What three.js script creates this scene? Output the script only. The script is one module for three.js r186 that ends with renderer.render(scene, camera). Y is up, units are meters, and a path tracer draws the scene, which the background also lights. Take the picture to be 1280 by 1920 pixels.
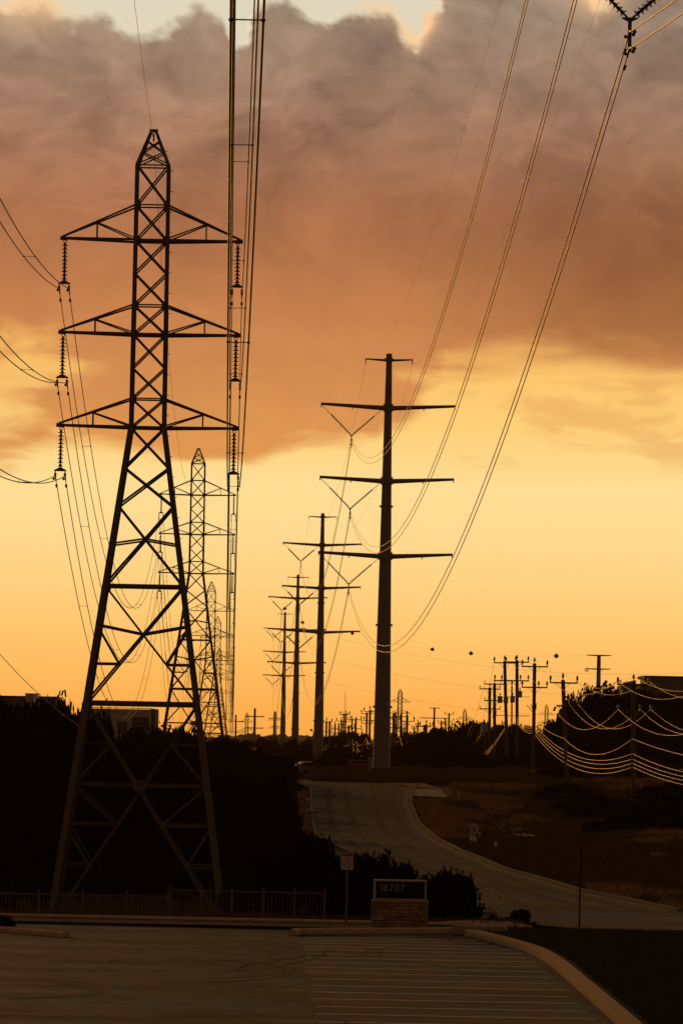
import * as THREE from 'three';
import { mergeGeometries } from 'three/addons/utils/BufferGeometryUtils.js';

// ---------------------------------------------------------------- camera, sky, sun, exposure
const scene = new THREE.Scene();
const CAM_Y = 4.65;                       // the car park lies at y = 0
const FOV = 10.293, ROLL = THREE.MathUtils.degToRad(1.1), PITCH = THREE.MathUtils.degToRad(2.34);
const camera = new THREE.PerspectiveCamera(FOV, 682 / 1024, 1, 30000);
camera.rotation.order = 'YXZ';
camera.position.set(0, CAM_Y, 0);
camera.rotation.set(PITCH, 0, ROLL);
camera.updateMatrixWorld(true);

const renderer = new THREE.WebGLRenderer({ antialias: true });
renderer.toneMapping = THREE.LinearToneMapping;
renderer.toneMappingExposure = 1;
renderer.shadowMap.enabled = true;

const SUN_AZ = -13, SUN_EL = 4.5;
const sun = new THREE.DirectionalLight(new THREE.Color().setRGB(1, 0.46, 0.09), 0.65);
{
  const a = THREE.MathUtils.degToRad(SUN_AZ), e = THREE.MathUtils.degToRad(SUN_EL);
  sun.position.set(Math.sin(a) * Math.cos(e), Math.sin(e), -Math.cos(a) * Math.cos(e)).multiplyScalar(1500);
  sun.position.add(new THREE.Vector3(0, 0, -400));
  sun.target.position.set(0, 0, -400);
  sun.castShadow = true;
  sun.shadow.radius = 14;
  Object.assign(sun.shadow.camera, { left: -500, right: 500, top: 300, bottom: -100, near: 1, far: 4000 });
  sun.shadow.mapSize.set(4096, 4096);
  scene.add(sun, sun.target);
}

// ---------------------------------------------------------------- seeded random and noise
let seedState = 12345;
function rnd() { seedState = (seedState + 0x6d2b79f5) | 0; let t = Math.imul(seedState ^ (seedState >>> 15), 1 | seedState); t = (t + Math.imul(t ^ (t >>> 7), 61 | t)) ^ t; return ((t ^ (t >>> 14)) >>> 0) / 4294967296; }
const rr = (a, b) => a + (b - a) * rnd();
const LAT = new Float32Array(65536);
for (let i = 0; i < 65536; i++) LAT[i] = rnd() * 2 - 1;
function vnoise(x, y) {
  const ix = Math.floor(x), iy = Math.floor(y), fx = x - ix, fy = y - iy;
  const sx = fx * fx * fx * (fx * (fx * 6 - 15) + 10), sy = fy * fy * fy * (fy * (fy * 6 - 15) + 10);
  const a = LAT[(ix & 255) | ((iy & 255) << 8)], b = LAT[((ix + 1) & 255) | ((iy & 255) << 8)];
  const c = LAT[(ix & 255) | (((iy + 1) & 255) << 8)], d = LAT[((ix + 1) & 255) | (((iy + 1) & 255) << 8)];
  return a + (b - a) * sx + (c - a) * sy + (a - b - c + d) * sx * sy;
}
function fbm(x, y, oct, gain = 0.5) {
  let s = 0, a = 1, n = 0;
  for (let i = 0; i < oct; i++) { s += a * vnoise(x, y); n += a; a *= gain; const t = x * 1.62 - y * 1.18; y = x * 1.18 + y * 1.62 + 17.3; x = t + 5.1; }
  return s / n * 1.5;
}
const sstep = (a, b, x) => { const t = Math.min(1, Math.max(0, (x - a) / (b - a))); return t * t * (3 - 2 * t); };
const lin = (c) => { c /= 255; return c <= 0.04045 ? c / 12.92 : Math.pow((c + 0.055) / 1.055, 2.4); };
function table(pts) {           // piecewise linear table [[x, v...], ...] sorted by x
  return (x) => {
    if (x <= pts[0][0]) return pts[0].slice(1);
    for (let i = 1; i < pts.length; i++) if (x <= pts[i][0]) {
      const t = (x - pts[i - 1][0]) / (pts[i][0] - pts[i - 1][0]);
      return pts[i].slice(1).map((v, k) => pts[i - 1][k + 1] * (1 - t) + v * t);
    }
    return pts[pts.length - 1].slice(1);
  };
}
const curve1 = (pts) => { const f = table(pts); return (x) => f(x)[0]; };
const rampLin = (pts) => table(pts.map(([x, r, g, b]) => [x, lin(r), lin(g), lin(b)]));

// ---------------------------------------------------------------- sunset sky: clear band under a cloud bank (degrees of azimuth and elevation)
const clearRamp = rampLin([[-2, 236, 150, 62], [0, 250, 168, 74], [0.3, 253, 176, 82], [0.7, 255, 188, 97], [1.1, 255, 198, 110], [1.6, 255, 209, 129], [2.1, 255, 217, 144], [2.6, 255, 221, 148], [3.2, 255, 208, 122], [4.2, 253, 190, 98], [5.5, 240, 206, 150], [7, 226, 214, 188], [8.5, 220, 212, 190], [14, 170, 150, 128], [30, 112, 94, 80], [90, 78, 64, 54]]);
const cloudRamp = rampLin([[2.2, 236, 164, 88], [2.75, 229, 157, 84], [3.2, 221, 149, 83], [4.0, 208, 137, 81], [4.4, 199, 129, 78], [4.8, 184, 119, 75], [5.35, 171, 112, 76], [5.7, 166, 114, 83], [6.2, 161, 119, 93], [6.8, 156, 125, 104], [7.4, 156, 133, 114], [10, 136, 108, 88], [20, 104, 78, 58], [50, 70, 53, 38], [90, 60, 46, 34]]);
const cloudBase = curve1([[-20, 3.0], [-8, 2.6], [-4.6, 2.5], [-3.44, 2.9], [-2.9, 3.05], [-2.4, 2.98], [-1.8, 2.85], [-0.9, 2.9], [-0.3, 3.02], [0.3, 3.15], [0.65, 3.35], [1.0, 3.75], [1.6, 3.85], [2.2, 3.9], [3.44, 3.7], [6, 3.3], [12, 2.9], [25, 3.2]]);
const cloudTop = curve1([[-20, 9], [-6, 7.9], [-3.44, 7.36], [-3.12, 7.42], [-2.93, 7.31], [-2.8, 7.26], [-2.53, 7.31], [-2.37, 7.2], [-2.1, 7.14], [-1.83, 7.26], [-1.56, 7.4], [-1.32, 7.32], [-1.21, 6.97], [-1.07, 7.08], [-1.0, 7.42], [-0.65, 7.52], [-0.43, 7.38], [-0.27, 7.28], [0, 7.39], [0.27, 7.47], [0.39, 7.39], [0.54, 7.17], [0.67, 7.08], [0.81, 7.3], [0.97, 7.52], [1.3, 7.72], [2.2, 7.66], [2.38, 7.54], [2.47, 7.45], [2.58, 7.56], [3.0, 7.85], [3.44, 8.2], [8, 8.6], [20, 9.5]]);
const HAZE = 0.00007, HAZE_REACH = 5600, HAZE_TOP = 44, HAZE_GLOW = [0.14, 0.085, 0.034];
const spot = (az, el, ca, ce, ra, re) => Math.exp(-((az - ca) * (az - ca)) / (ra * ra) - ((el - ce) * (el - ce)) / (re * re));
function skyColor(az, el, fine, out) {
  const oct = fine ? 7 : 2;
  const wx = fbm(az * 0.7 + 11, el * 0.9 + 4, fine ? 4 : 1), wy = fbm(az * 0.7 + 31, el * 0.9 + 14, fine ? 4 : 1);
  const big = fbm(az * 0.42 + 2.2 + wx * 0.35, el * 0.85 + 7.7 + wy * 0.3, oct);
  const puff = fbm(az * 1.9 + 5 + wx * 0.6, el * 2.3 + 1 + wy * 0.6, oct, 0.55);
  const streak = fbm(az * 0.8 + 40 + wx * 0.4, el * 3.2 + 9 + wy * 0.5, oct, 0.52);
  const c = clearRamp(el), k = cloudRamp(el);
  // the main bank
  const soft = 0.1 + 0.12 * sstep(0, 2, az);
  const under = cloudBase(az) + 0.16 * streak + 0.1 * big;
  const over = cloudTop(az + 0.06 * wx) + 0.085 * puff + 0.075 * fbm(az * 4.5 + 3, el * 5 + wx, oct, 0.6);
  const inUnder = sstep(under - soft, under + soft * 1.4, el), d = over - el;
  const wisp = 0.04 + 0.12 * sstep(-0.3, 0.5, big), inOver = sstep(-0.03, wisp, d);
  let m = inUnder * inOver;
  // ragged openings low in the bank, on the left and the right
  const holes = 1.05 * spot(az, el, -3.3, 3.95, 0.75, 0.38) + 0.8 * spot(az, el, -3.5, 3.3, 0.6, 0.4) + 0.75 * spot(az, el, 1.0, 3.72, 0.38, 0.22) + 0.55 * spot(az, el, 0.4, 3.75, 0.45, 0.12);
  const open = sstep(0.3, 1.0, holes + 0.42 * streak + 0.28 * puff * holes);
  m *= 1 - 0.85 * open;
  // thin streaks under the bank on the right
  const low = 0.42 * sstep(0.7, 1.6, az) * sstep(2.72, 2.95, el) * (1 - sstep(3.6, 4.0, el)) * sstep(-0.15, 0.55, streak + 0.3 * puff);
  m = Math.max(m, low);
  // broken cloud higher up, above the frame
  const high = sstep(8.0, 9.6, el) * sstep(-0.6, 0.2, fbm(az * 0.13 + 3, el * 0.16 + 8, fine ? 4 : 2));
  m = Math.max(m, high * 0.9);
  const right = 1 - 0.34 * sstep(0.1, 2.8, az) * sstep(3.5, 4.3, el) * (1 - sstep(5.2, 6.4, el));
  const fluff = fine ? fbm(az * 3.2 + 60 + wx * 1.6, el * 4.6 + 20 + wy * 1.6, 5, 0.62) : 0;
  const tone = right * (1 + (0.3 + 0.7 * sstep(3.9, 5.4, el)) * (0.09 * big + 0.06 * puff + 0.07 * streak) + 0.17 * puff * sstep(4.4, 6.6, el) + (0.04 + 0.1 * sstep(4.6, 6.6, el)) * fluff);
  // sunlit cloud edges
  const lit = (0.06 + 1.0 * spot(az, el, -3.3, 7.3, 0.36, 0.26) + 0.75 * spot(az, el, 0.2, 7.44, 0.34, 0.12) + 1.25 * spot(az, el, 0.68, 7.22, 0.2, 0.3) + 0.9 * spot(az, el, 2.52, 7.5, 0.3, 0.2)) * Math.exp(-Math.max(0, d - 0.03) * 6) * sstep(-0.2, 0.0, d) * sstep(6, 6.8, el) * (1 - sstep(8, 9, el));
  const glow = [1.0, 0.6, 0.28];
  // the air in front of it takes some of its light near the horizon
  const clearAir = Math.exp(-HAZE * Math.min(HAZE_REACH, HAZE_TOP / Math.max(0.0005, Math.sin(el * 0.0174533))));
  for (let i = 0; i < 3; i++) {
    let v = c[i] * (1 - m) + k[i] * tone * m;
    v += (glow[i] - v) * Math.min(0.9, lit * (0.8 + 0.5 * puff));
    out[i] = el > -3 ? Math.max(0, v - (1 - clearAir) * HAZE_GLOW[i]) / clearAir : v;
  }
}
{
  // The map's pole is turned to just right of the view, where the map is finest.
  const W = 3072, H = 4096, data = new Float32Array(W * H * 4), turn = new THREE.Euler(-THREE.MathUtils.degToRad(90 - 3.7), -THREE.MathUtils.degToRad(5.6), 0, 'YXZ');
  const R = new THREE.Matrix4().makeRotationFromEuler(turn), v = new THREE.Vector3(), o = [0, 0, 0], back = [0, 0, 0];
  skyColor(180, 30, false, back);
  for (let i = 0; i < 3; i++) back[i] = cloudRamp(40)[i] * 1.5;
  for (let row = 0; row < H; row++) {
    const up = ((row + 0.5) / H - 0.5) * Math.PI, r = 90 - THREE.MathUtils.radToDeg(up), fine = r < 17, step = fine ? 1 : 16;
    if (!fine && r < 90 && row % 8) {          // away from the view the sky is coarse
      data.copyWithin(row * W * 4, (row - 1) * W * 4, row * W * 4);
      continue;
    }
    for (let col = 0; col < W; col += step) {
      let p = back;
      if (r < 90) {
        const a = ((col + 0.5 * step) / W - 0.5) * 2 * Math.PI;
        v.set(Math.cos(a) * Math.cos(up), Math.sin(up), Math.sin(a) * Math.cos(up)).applyMatrix4(R);
        const el = THREE.MathUtils.radToDeg(Math.asin(v.y)), az = THREE.MathUtils.radToDeg(Math.atan2(v.x, -v.z));
        skyColor(az, el, fine, o);
        const f = sstep(45, 88, r);
        for (let i = 0; i < 3; i++) o[i] += (back[i] - o[i]) * f;
        p = o;
      }
      for (let s = 0; s < step; s++) { const at = (row * W + col + s) * 4; data[at] = p[0]; data[at + 1] = p[1]; data[at + 2] = p[2]; data[at + 3] = 1; }
    }
  }
  // the map is looked up through a cubic spline, which softens it: give the spline the weights that return the values above
  const first = Math.floor(H * (1 - 16 / 180));
  const spline = (at, step, n, wrap) => {
    const f = new Float32Array(n), c = new Float32Array(n);
    for (let ch = 0; ch < 3; ch++) {
      for (let i = 0; i < n; i++) f[i] = c[i] = data[at + i * step + ch];
      for (let k = 0; k < 6; k++) { let before = wrap ? c[n - 1] : c[0]; const start = c[0]; for (let i = 0; i < n; i++) { const now = c[i], next = i < n - 1 ? c[i + 1] : wrap ? start : now; c[i] = now + f[i] - (before + 4 * now + next) / 6; before = now; } }
      for (let i = 0; i < n; i++) data[at + i * step + ch] = Math.max(0, c[i]);
    }
  };
  for (let row = first; row < H; row++) spline(row * W * 4, 4, W, true);
  for (let col = 0; col < W; col++) spline((first * W + col) * 4, W * 4, H - first, false);
  const t = new THREE.DataTexture(data, W, H, THREE.RGBAFormat, THREE.FloatType);
  t.mapping = THREE.EquirectangularReflectionMapping;
  t.magFilter = THREE.LinearFilter; t.minFilter = THREE.LinearFilter;
  t.needsUpdate = true;
  scene.background = t;
  scene.environment = t;
  scene.backgroundRotation.copy(turn);
  scene.environmentRotation.copy(turn);
}

// ---------------------------------------------------------------- helpers
const F = 960 / Math.tan(THREE.MathUtils.degToRad(FOV / 2));       // focal length in pixels of the 1280 x 1920 photograph
const camRot = new THREE.Matrix4().extractRotation(camera.matrixWorld);
const V = (x, y, z) => new THREE.Vector3(x, y, z);
const ray = (px, py) => V((px - 640) / F, (960 - py) / F, -1).applyMatrix4(camRot);
function at(px, py, d) { const r = ray(px, py); return r.multiplyScalar(d / -r.z).add(camera.position); }        // sight line met at d metres out
function onPlane(px, py, y) { const r = ray(px, py); return r.multiplyScalar((y - CAM_Y) / r.y).add(camera.position); }
const used = new Map();
function numbered(name) { const n = used.get(name) ?? 0; used.set(name, n + 1); return n ? `${name}_${String(n).padStart(3, '0')}` : name; }
function tag(o, label, category, group) { o.userData.label = label; o.userData.category = category; if (group) o.userData.group = group; return o; }
function shade(o) { o.castShadow = true; o.receiveShadow = true; return o; }
function thing(name, label, category, pos = V(0, 0, 0), group) {
  const g = new THREE.Group(); g.name = numbered(name); g.position.copy(pos); scene.add(g);
  return tag(g, label, category, group);
}
function part(name, geo, mat, parent) { const m = shade(new THREE.Mesh(geo, mat)); m.name = name; parent.add(m); return m; }
function solo(name, geo, mat, label, category, group) { const m = shade(new THREE.Mesh(geo, mat)); m.name = numbered(name); scene.add(m); return tag(m, label, category, group); }
function struct(name, geo, mat) { const m = shade(new THREE.Mesh(geo, mat)); m.name = numbered(name); m.userData.kind = 'structure'; scene.add(m); return m; }
function copyOf(root, label, group) {
  const c = root.clone(); c.name = numbered(root.name.replace(/_\d{3}$/, '')); c.userData = { ...root.userData, label }; if (group) c.userData.group = group;
  scene.add(c); return c;
}
const UPV = V(0, 1, 0);
function tubeAlong(pts, r, radial = 8) {              // light tube through points
  const n = pts.length, pos = [], nor = [], idx = [];
  for (let i = 0; i < n; i++) {
    const t = pts[Math.min(i + 1, n - 1)].clone().sub(pts[Math.max(i - 1, 0)]).normalize();
    const ref = Math.abs(t.y) > 0.95 ? V(1, 0, 0) : UPV, a = V(0, 0, 0).crossVectors(t, ref).normalize(), b = V(0, 0, 0).crossVectors(a, t);
    for (let k = 0; k < radial; k++) {
      const w = (k / radial) * 2 * Math.PI, q = a.clone().multiplyScalar(Math.cos(w)).addScaledVector(b, Math.sin(w));
      nor.push(q.x, q.y, q.z); pos.push(pts[i].x + q.x * r, pts[i].y + q.y * r, pts[i].z + q.z * r);
    }
  }
  for (let i = 0; i < n - 1; i++) for (let k = 0; k < radial; k++) {
    const k2 = (k + 1) % radial, a = i * radial + k, b = i * radial + k2, c = a + radial, d = b + radial;
    idx.push(a, c, b, b, c, d);
  }
  const g = new THREE.BufferGeometry();
  g.setAttribute('position', new THREE.Float32BufferAttribute(pos, 3)); g.setAttribute('normal', new THREE.Float32BufferAttribute(nor, 3)); g.setIndex(idx);
  return g;
}
function hang(a, b, sag, n = 48) {                    // points of a hanging wire
  const out = [];
  for (let i = 0; i <= n; i++) { const t = i / n, p = a.clone().lerp(b, t); p.y -= 4 * sag * t * (1 - t); out.push(p); }
  return out;
}
function box(w, h, d, x = 0, y = 0, z = 0) { const g = new THREE.BoxGeometry(w, h, d); g.translate(x, y, z); return g; }
function bevelBox(w, h, d, b = 0.015) {
  const s = new THREE.Shape(); s.moveTo(-w / 2 + b, -h / 2 + b); s.lineTo(w / 2 - b, -h / 2 + b); s.lineTo(w / 2 - b, h / 2 - b); s.lineTo(-w / 2 + b, h / 2 - b); s.closePath();
  const g = new THREE.ExtrudeGeometry(s, { depth: d - 2 * b, bevelEnabled: true, bevelSize: b, bevelThickness: b, bevelSegments: 1 });
  g.translate(0, 0, -(d - 2 * b) / 2); return g;
}
// unit angle-iron: both flanges 1 wide, 1 long along z
const ANGLE = (() => {
  const t = 0.13, s = new THREE.Shape(); s.moveTo(-0.5, -0.5); s.lineTo(0.5, -0.5); s.lineTo(0.5, -0.5 + t); s.lineTo(-0.5 + t, -0.5 + t); s.lineTo(-0.5 + t, 0.5); s.lineTo(-0.5, 0.5); s.closePath();
  const g = new THREE.ExtrudeGeometry(s, { depth: 1, bevelEnabled: false }); g.translate(0, 0, -0.5); return g;
})();
const mBasis = new THREE.Matrix4();
function place(o, a, b, w, side) {
  const z = b.clone().sub(a), len = z.length(); z.normalize();
  const x = side.clone().addScaledVector(z, -side.dot(z)).normalize(), y = V(0, 0, 0).crossVectors(z, x);
  o.quaternion.setFromRotationMatrix(mBasis.makeBasis(x, y, z)); o.position.copy(a).add(b).multiplyScalar(0.5); o.scale.set(w, w, len);
  return o;
}
function member(name, a, b, w, side, mat, parent) { return place(part(name, ANGLE, mat, parent), a, b, w, side); }
const CYL = new THREE.CylinderGeometry(0.5, 0.5, 1, 8).rotateX(Math.PI / 2);
function rod(name, a, b, w, mat, parent) { return place(part(name, CYL, mat, parent), a, b, w, Math.abs(b.y - a.y) > 0.9 * a.distanceTo(b) ? V(1, 0, 0) : UPV); }

// ---------------------------------------------------------------- procedural textures and materials
function noiseTexture(size, fn, srgb) {
  const d = new Uint8Array(size * size * 4);
  for (let y = 0; y < size; y++) for (let x = 0; x < size; x++) { const c = fn(x / size, y / size), o = (y * size + x) * 4; d[o] = c[0]; d[o + 1] = c[1]; d[o + 2] = c[2]; d[o + 3] = 255; }
  const t = new THREE.DataTexture(d, size, size); t.wrapS = t.wrapT = THREE.RepeatWrapping; t.magFilter = THREE.LinearFilter; t.generateMipmaps = false;
  if (srgb) t.colorSpace = THREE.SRGBColorSpace; t.needsUpdate = true; return t;
}
const rgb = (r, g, b) => new THREE.Color().setRGB(r, g, b);
const std = (r, g, b, roughness = 0.8, metalness = 0, extra = {}) => new THREE.MeshStandardMaterial({ color: rgb(r, g, b), roughness, metalness, ...extra });
// rough ground: almost no mirror-like sheen at a glancing view
const dull = (r, g, b, extra = {}) => new THREE.MeshPhysicalMaterial({ color: rgb(r, g, b), roughness: 1, specularIntensity: 0.12, ...extra });
const grainTex = noiseTexture(512, (u, v) => { const n = fbm(u * 128, v * 128, 3) * 0.5 + fbm(u * 8, v * 8, 4) * 0.5, k = 205 + 50 * n; const q = Math.max(90, Math.min(255, k)); return [q, q, q]; }, true);
const asphaltTex = noiseTexture(1024, (u, v) => {
  const fine = rnd() * 46 - 23, mid = fbm(u * 40, v * 40, 4) * 22, big = fbm(u * 5 + 3, v * 5, 4) * 34;
  const smear = fbm(u * 3 + 9, v * 46, 4) * 20, crack = Math.abs(fbm(u * 9 + 20, v * 9 + 4, 4)) < 0.012 ? -46 : 0;
  const k = Math.max(30, Math.min(255, 190 + fine + mid + big + smear + crack)); return [k, k * 0.985, k * 0.96];
}, true);
const wornTex = noiseTexture(512, (u, v) => { const n = fbm(u * 60, v * 60, 4) + 0.6 * fbm(u * 7, v * 7, 3), k = n > 0.42 ? 120 : 225 + 25 * n; return [Math.min(255, k), Math.min(250, k * 0.98), Math.min(245, k * 0.95)]; }, true);
const tarTex = noiseTexture(1024, (u, v) => {        // car park: worn, stained, polished in streaks
  const fine = rnd() * 70 - 35, mid = fbm(u * 50, v * 50, 3) * 34, big = fbm(u * 4 + 3, v * 4, 5) * 95, streak = fbm(u * 2.2 + 9, v * 30, 4) * 14, n = fbm(u * 14 + 2, v * 14, 4), stain = n > 0.5 ? -60 * Math.min(1, (n - 0.5) * 5) : 0;
  const k = Math.max(34, Math.min(255, 172 + fine + mid + big + streak + stain)); return [k, k * 0.97, k * 0.93];
}, true);
const tarRough = noiseTexture(512, (u, v) => { const k = 205 + 60 * fbm(u * 5 + 3, v * 5, 5) + 20 * fbm(u * 60, v * 60, 2); const q = Math.max(110, Math.min(255, k)); return [q, q, q]; }, false);
const M = {
  towerSteel: std(0.15, 0.122, 0.092, 0.62, 0.2, { map: grainTex }),
  poleSteel: std(0.17, 0.145, 0.11, 0.7, 0.1),
  poleSteelFar: std(0.17, 0.145, 0.11, 0.7, 0.1),
  hardware: std(0.1, 0.09, 0.08, 0.55, 0.4),
  porcelain: std(0.045, 0.03, 0.025, 0.3),
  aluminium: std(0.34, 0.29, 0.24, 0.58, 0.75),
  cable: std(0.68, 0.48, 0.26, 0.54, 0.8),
  wood: std(0.075, 0.05, 0.032, 0.85),
  transformer: std(0.3, 0.29, 0.27, 0.5),
  asphalt: dull(0.085, 0.054, 0.032, { map: tarTex, bumpMap: asphaltTex, bumpScale: 0.006, roughnessMap: tarRough, specularIntensity: 0.14 }),
  asphaltBay: dull(0.1, 0.066, 0.042, { map: tarTex, bumpMap: asphaltTex, bumpScale: 0.006, roughnessMap: tarRough, specularIntensity: 0.14 }),
  road: dull(0.105, 0.068, 0.036, { map: tarTex, roughnessMap: tarRough, specularIntensity: 0.1 }),
  paint: dull(0.85, 0.8, 0.74, { map: wornTex }),
  concrete: dull(0.68, 0.48, 0.27, { map: grainTex, bumpMap: grainTex, bumpScale: 0.006 }),
  concreteGrey: dull(0.42, 0.34, 0.25, { map: grainTex }),
  gutter: dull(0.22, 0.18, 0.14, { map: grainTex }),
  redPaving: dull(0.26, 0.1, 0.06, { map: grainTex }),
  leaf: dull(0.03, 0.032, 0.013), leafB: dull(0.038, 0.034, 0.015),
  bark: std(0.05, 0.036, 0.026, 0.9),
  fence: std(0.12, 0.088, 0.058, 0.6, 0.2),
  signFrame: std(0.4, 0.33, 0.25, 0.5, 0.3),
  signPanel: dull(0.006, 0.006, 0.008),
  lettering: dull(0.42, 0.33, 0.24),
  letteringDim: dull(0.06, 0.05, 0.04),
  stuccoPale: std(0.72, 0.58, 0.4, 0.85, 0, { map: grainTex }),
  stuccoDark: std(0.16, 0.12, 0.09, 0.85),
  glassDark: std(0.015, 0.013, 0.012, 0.12),
  coping: std(0.75, 0.68, 0.55, 0.32, 0.35),
  hydrant: std(0.36, 0.32, 0.27, 0.6),
  ball: std(0.22, 0.05, 0.015, 0.5),
  rail: std(0.55, 0.45, 0.35, 0.35, 0.6),
  rock: std(0.3, 0.24, 0.18, 0.9),
  carPaint: std(0.25, 0.23, 0.21, 0.25, 0.5), carWhite: std(0.6, 0.57, 0.52, 0.3, 0.1), tyre: std(0.02, 0.02, 0.02, 0.9),
};
const soilTex = noiseTexture(1024, (u, v) => {
  const a = fbm(u * 10, v * 10, 5), b = fbm(u * 70 + 7, v * 70, 3), dry = sstep(0.05, 0.6, a + 0.4 * b), f = 0.8 + 0.25 * b + 0.2 * (rnd() - 0.5);
  return [Math.min(255, (62 + 62 * dry) * f), Math.min(255, (52 + 40 * dry) * f), Math.min(255, (30 + 18 * dry) * f)];
}, true);
M.soil = dull(0.15, 0.12, 0.09, { map: soilTex });
M.grass = dull(0.105, 0.075, 0.026); M.grassGreen = dull(0.06, 0.06, 0.02); M.grassDry = dull(0.27, 0.17, 0.065);

// ---------------------------------------------------------------- ground
const roadLine = curve1([[0, -0.4], [90, -0.3], [140, -0.3], [150, -0.38], [165, -0.55], [188, -0.65], [300, -0.7], [345, -0.76], [385, -0.72], [400, -0.45], [420, 0.2], [440, 0.82], [455, 1.18], [470, 1.42], [485, 1.55], [500, 1.68], [570, 1.95], [640, 1.5], [700, 0.7], [870, -1], [1000, 0.3], [1300, 1.2], [1800, 0.7], [3000, 0.5], [9000, 0]]);
const leftLine = curve1([[0, -0.4], [90, -0.3], [147, -0.12], [156, -0.5], [190, -2.0], [228, -2.74], [300, -1.6], [400, -0.5], [470, 0.4], [545, 0.87], [600, 0.6], [700, -0.3], [867, -2.55], [1000, -1.2], [1187, -0.65], [1507, -2.15], [2000, -0.6], [3000, 0.5], [9000, 0]]);
function groundY(x, d) {
  const w = sstep(-4.2, -0.8, x), base = leftLine(d) * (1 - w) + roadLine(d) * w;
  const bank = sstep(8, 26, x) * 0.55 * sstep(170, 300, d) * (1 - sstep(500, 800, d));
  return base + bank;
}
const overGround = (px, d, lift = 0) => { const x = ((px - 640) / F) * d; return V(x, groundY(x, d) + lift, -d); };
{
  const ds = [], xs = [];
  for (let d = -60; d < 90; d += 15) ds.push(d);
  for (let d = 90; d < 620; d += 5) ds.push(d);
  for (let d = 620; d < 2000; d += 35) ds.push(d);
  for (const d of [2000, 2400, 3000, 4000, 5300]) ds.push(d);
  for (const x of [-2600, -2000, -1000, -500, -250, -150, -100, -75, -60]) xs.push(x);
  for (let x = -50; x <= 50; x += 1.5) xs.push(x);
  for (const x of [60, 75, 100, 150, 250, 500, 1000, 2000, 2600]) xs.push(x);
  const pos = [], uv = [], idx = [];
  for (const d of ds) for (const x of xs) {
    const bump = d > 155 && d < 700 && Math.abs(x) < 60 ? 0.1 * fbm(x * 0.22, d * 0.1, 3) : 0;
    pos.push(x, groundY(x, Math.max(d, 0)) - 0.12 + Math.min(bump, 0.06), -d); uv.push(x / 9, d / 9);
  }
  const n = xs.length;
  for (let j = 0; j < ds.length - 1; j++) for (let i = 0; i < n - 1; i++) { const a = j * n + i; idx.push(a, a + 1, a + n, a + 1, a + n + 1, a + n); }
  const g = new THREE.BufferGeometry(); g.setAttribute('position', new THREE.Float32BufferAttribute(pos, 3)); g.setAttribute('uv', new THREE.Float32BufferAttribute(uv, 2)); g.setIndex(idx); g.computeVertexNormals();
  struct('ground', g, M.soil);
}
function sheet(rows, uvScale = 6, nAcross = 6, lift = 0) {     // rows of [left point, right point]
  const pos = [], uv = [], idx = [], n = nAcross + 1;
  for (const [a, b] of rows) for (let k = 0; k < n; k++) { const p = a.clone().lerp(b, k / nAcross); pos.push(p.x, p.y + lift, p.z); uv.push(p.x / uvScale, -p.z / uvScale); }
  for (let j = 0; j < rows.length - 1; j++) for (let i = 0; i < nAcross; i++) { const q = j * n + i; idx.push(q, q + 1, q + n, q + 1, q + n + 1, q + n); }
  const g = new THREE.BufferGeometry(); g.setAttribute('position', new THREE.Float32BufferAttribute(pos, 3)); g.setAttribute('uv', new THREE.Float32BufferAttribute(uv, 2)); g.setIndex(idx); g.computeVertexNormals();
  return g;
}
// distant wooded hills
for (const [d, px0, px1, py, rough] of [[3600, 330, 760, 1379, 2.2], [4600, -300, 900, 1381, 2.6], [4200, 700, 1700, 1388, 2.4]]) {
  const n = 160, pos = [], idx = [];
  for (let i = 0; i <= n; i++) {
    const px = px0 + ((px1 - px0) * i) / n, edge = Math.sin((Math.PI * i) / n) ** 0.35, p = at(px, py, d), h = (p.y + rough * (fbm(i * 0.16 + d, 3, 4) + 0.5 * fbm(i * 0.9, d, 2))) * edge;
    pos.push(p.x, -6, -d + 160, p.x, Math.max(-2, h * 0.55), -d + 70, p.x, Math.max(-1, h), -d, p.x, -6, -d - 200);
    if (i < n) for (let k = 0; k < 3; k++) { const a = i * 4 + k; idx.push(a, a + 4, a + 1, a + 1, a + 4, a + 5); }
  }
  const g = new THREE.BufferGeometry(); g.setAttribute('position', new THREE.Float32BufferAttribute(pos, 3)); g.setIndex(idx); g.computeVertexNormals();
  struct('hill', g, dull(0.05, 0.042, 0.022));
}
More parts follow.
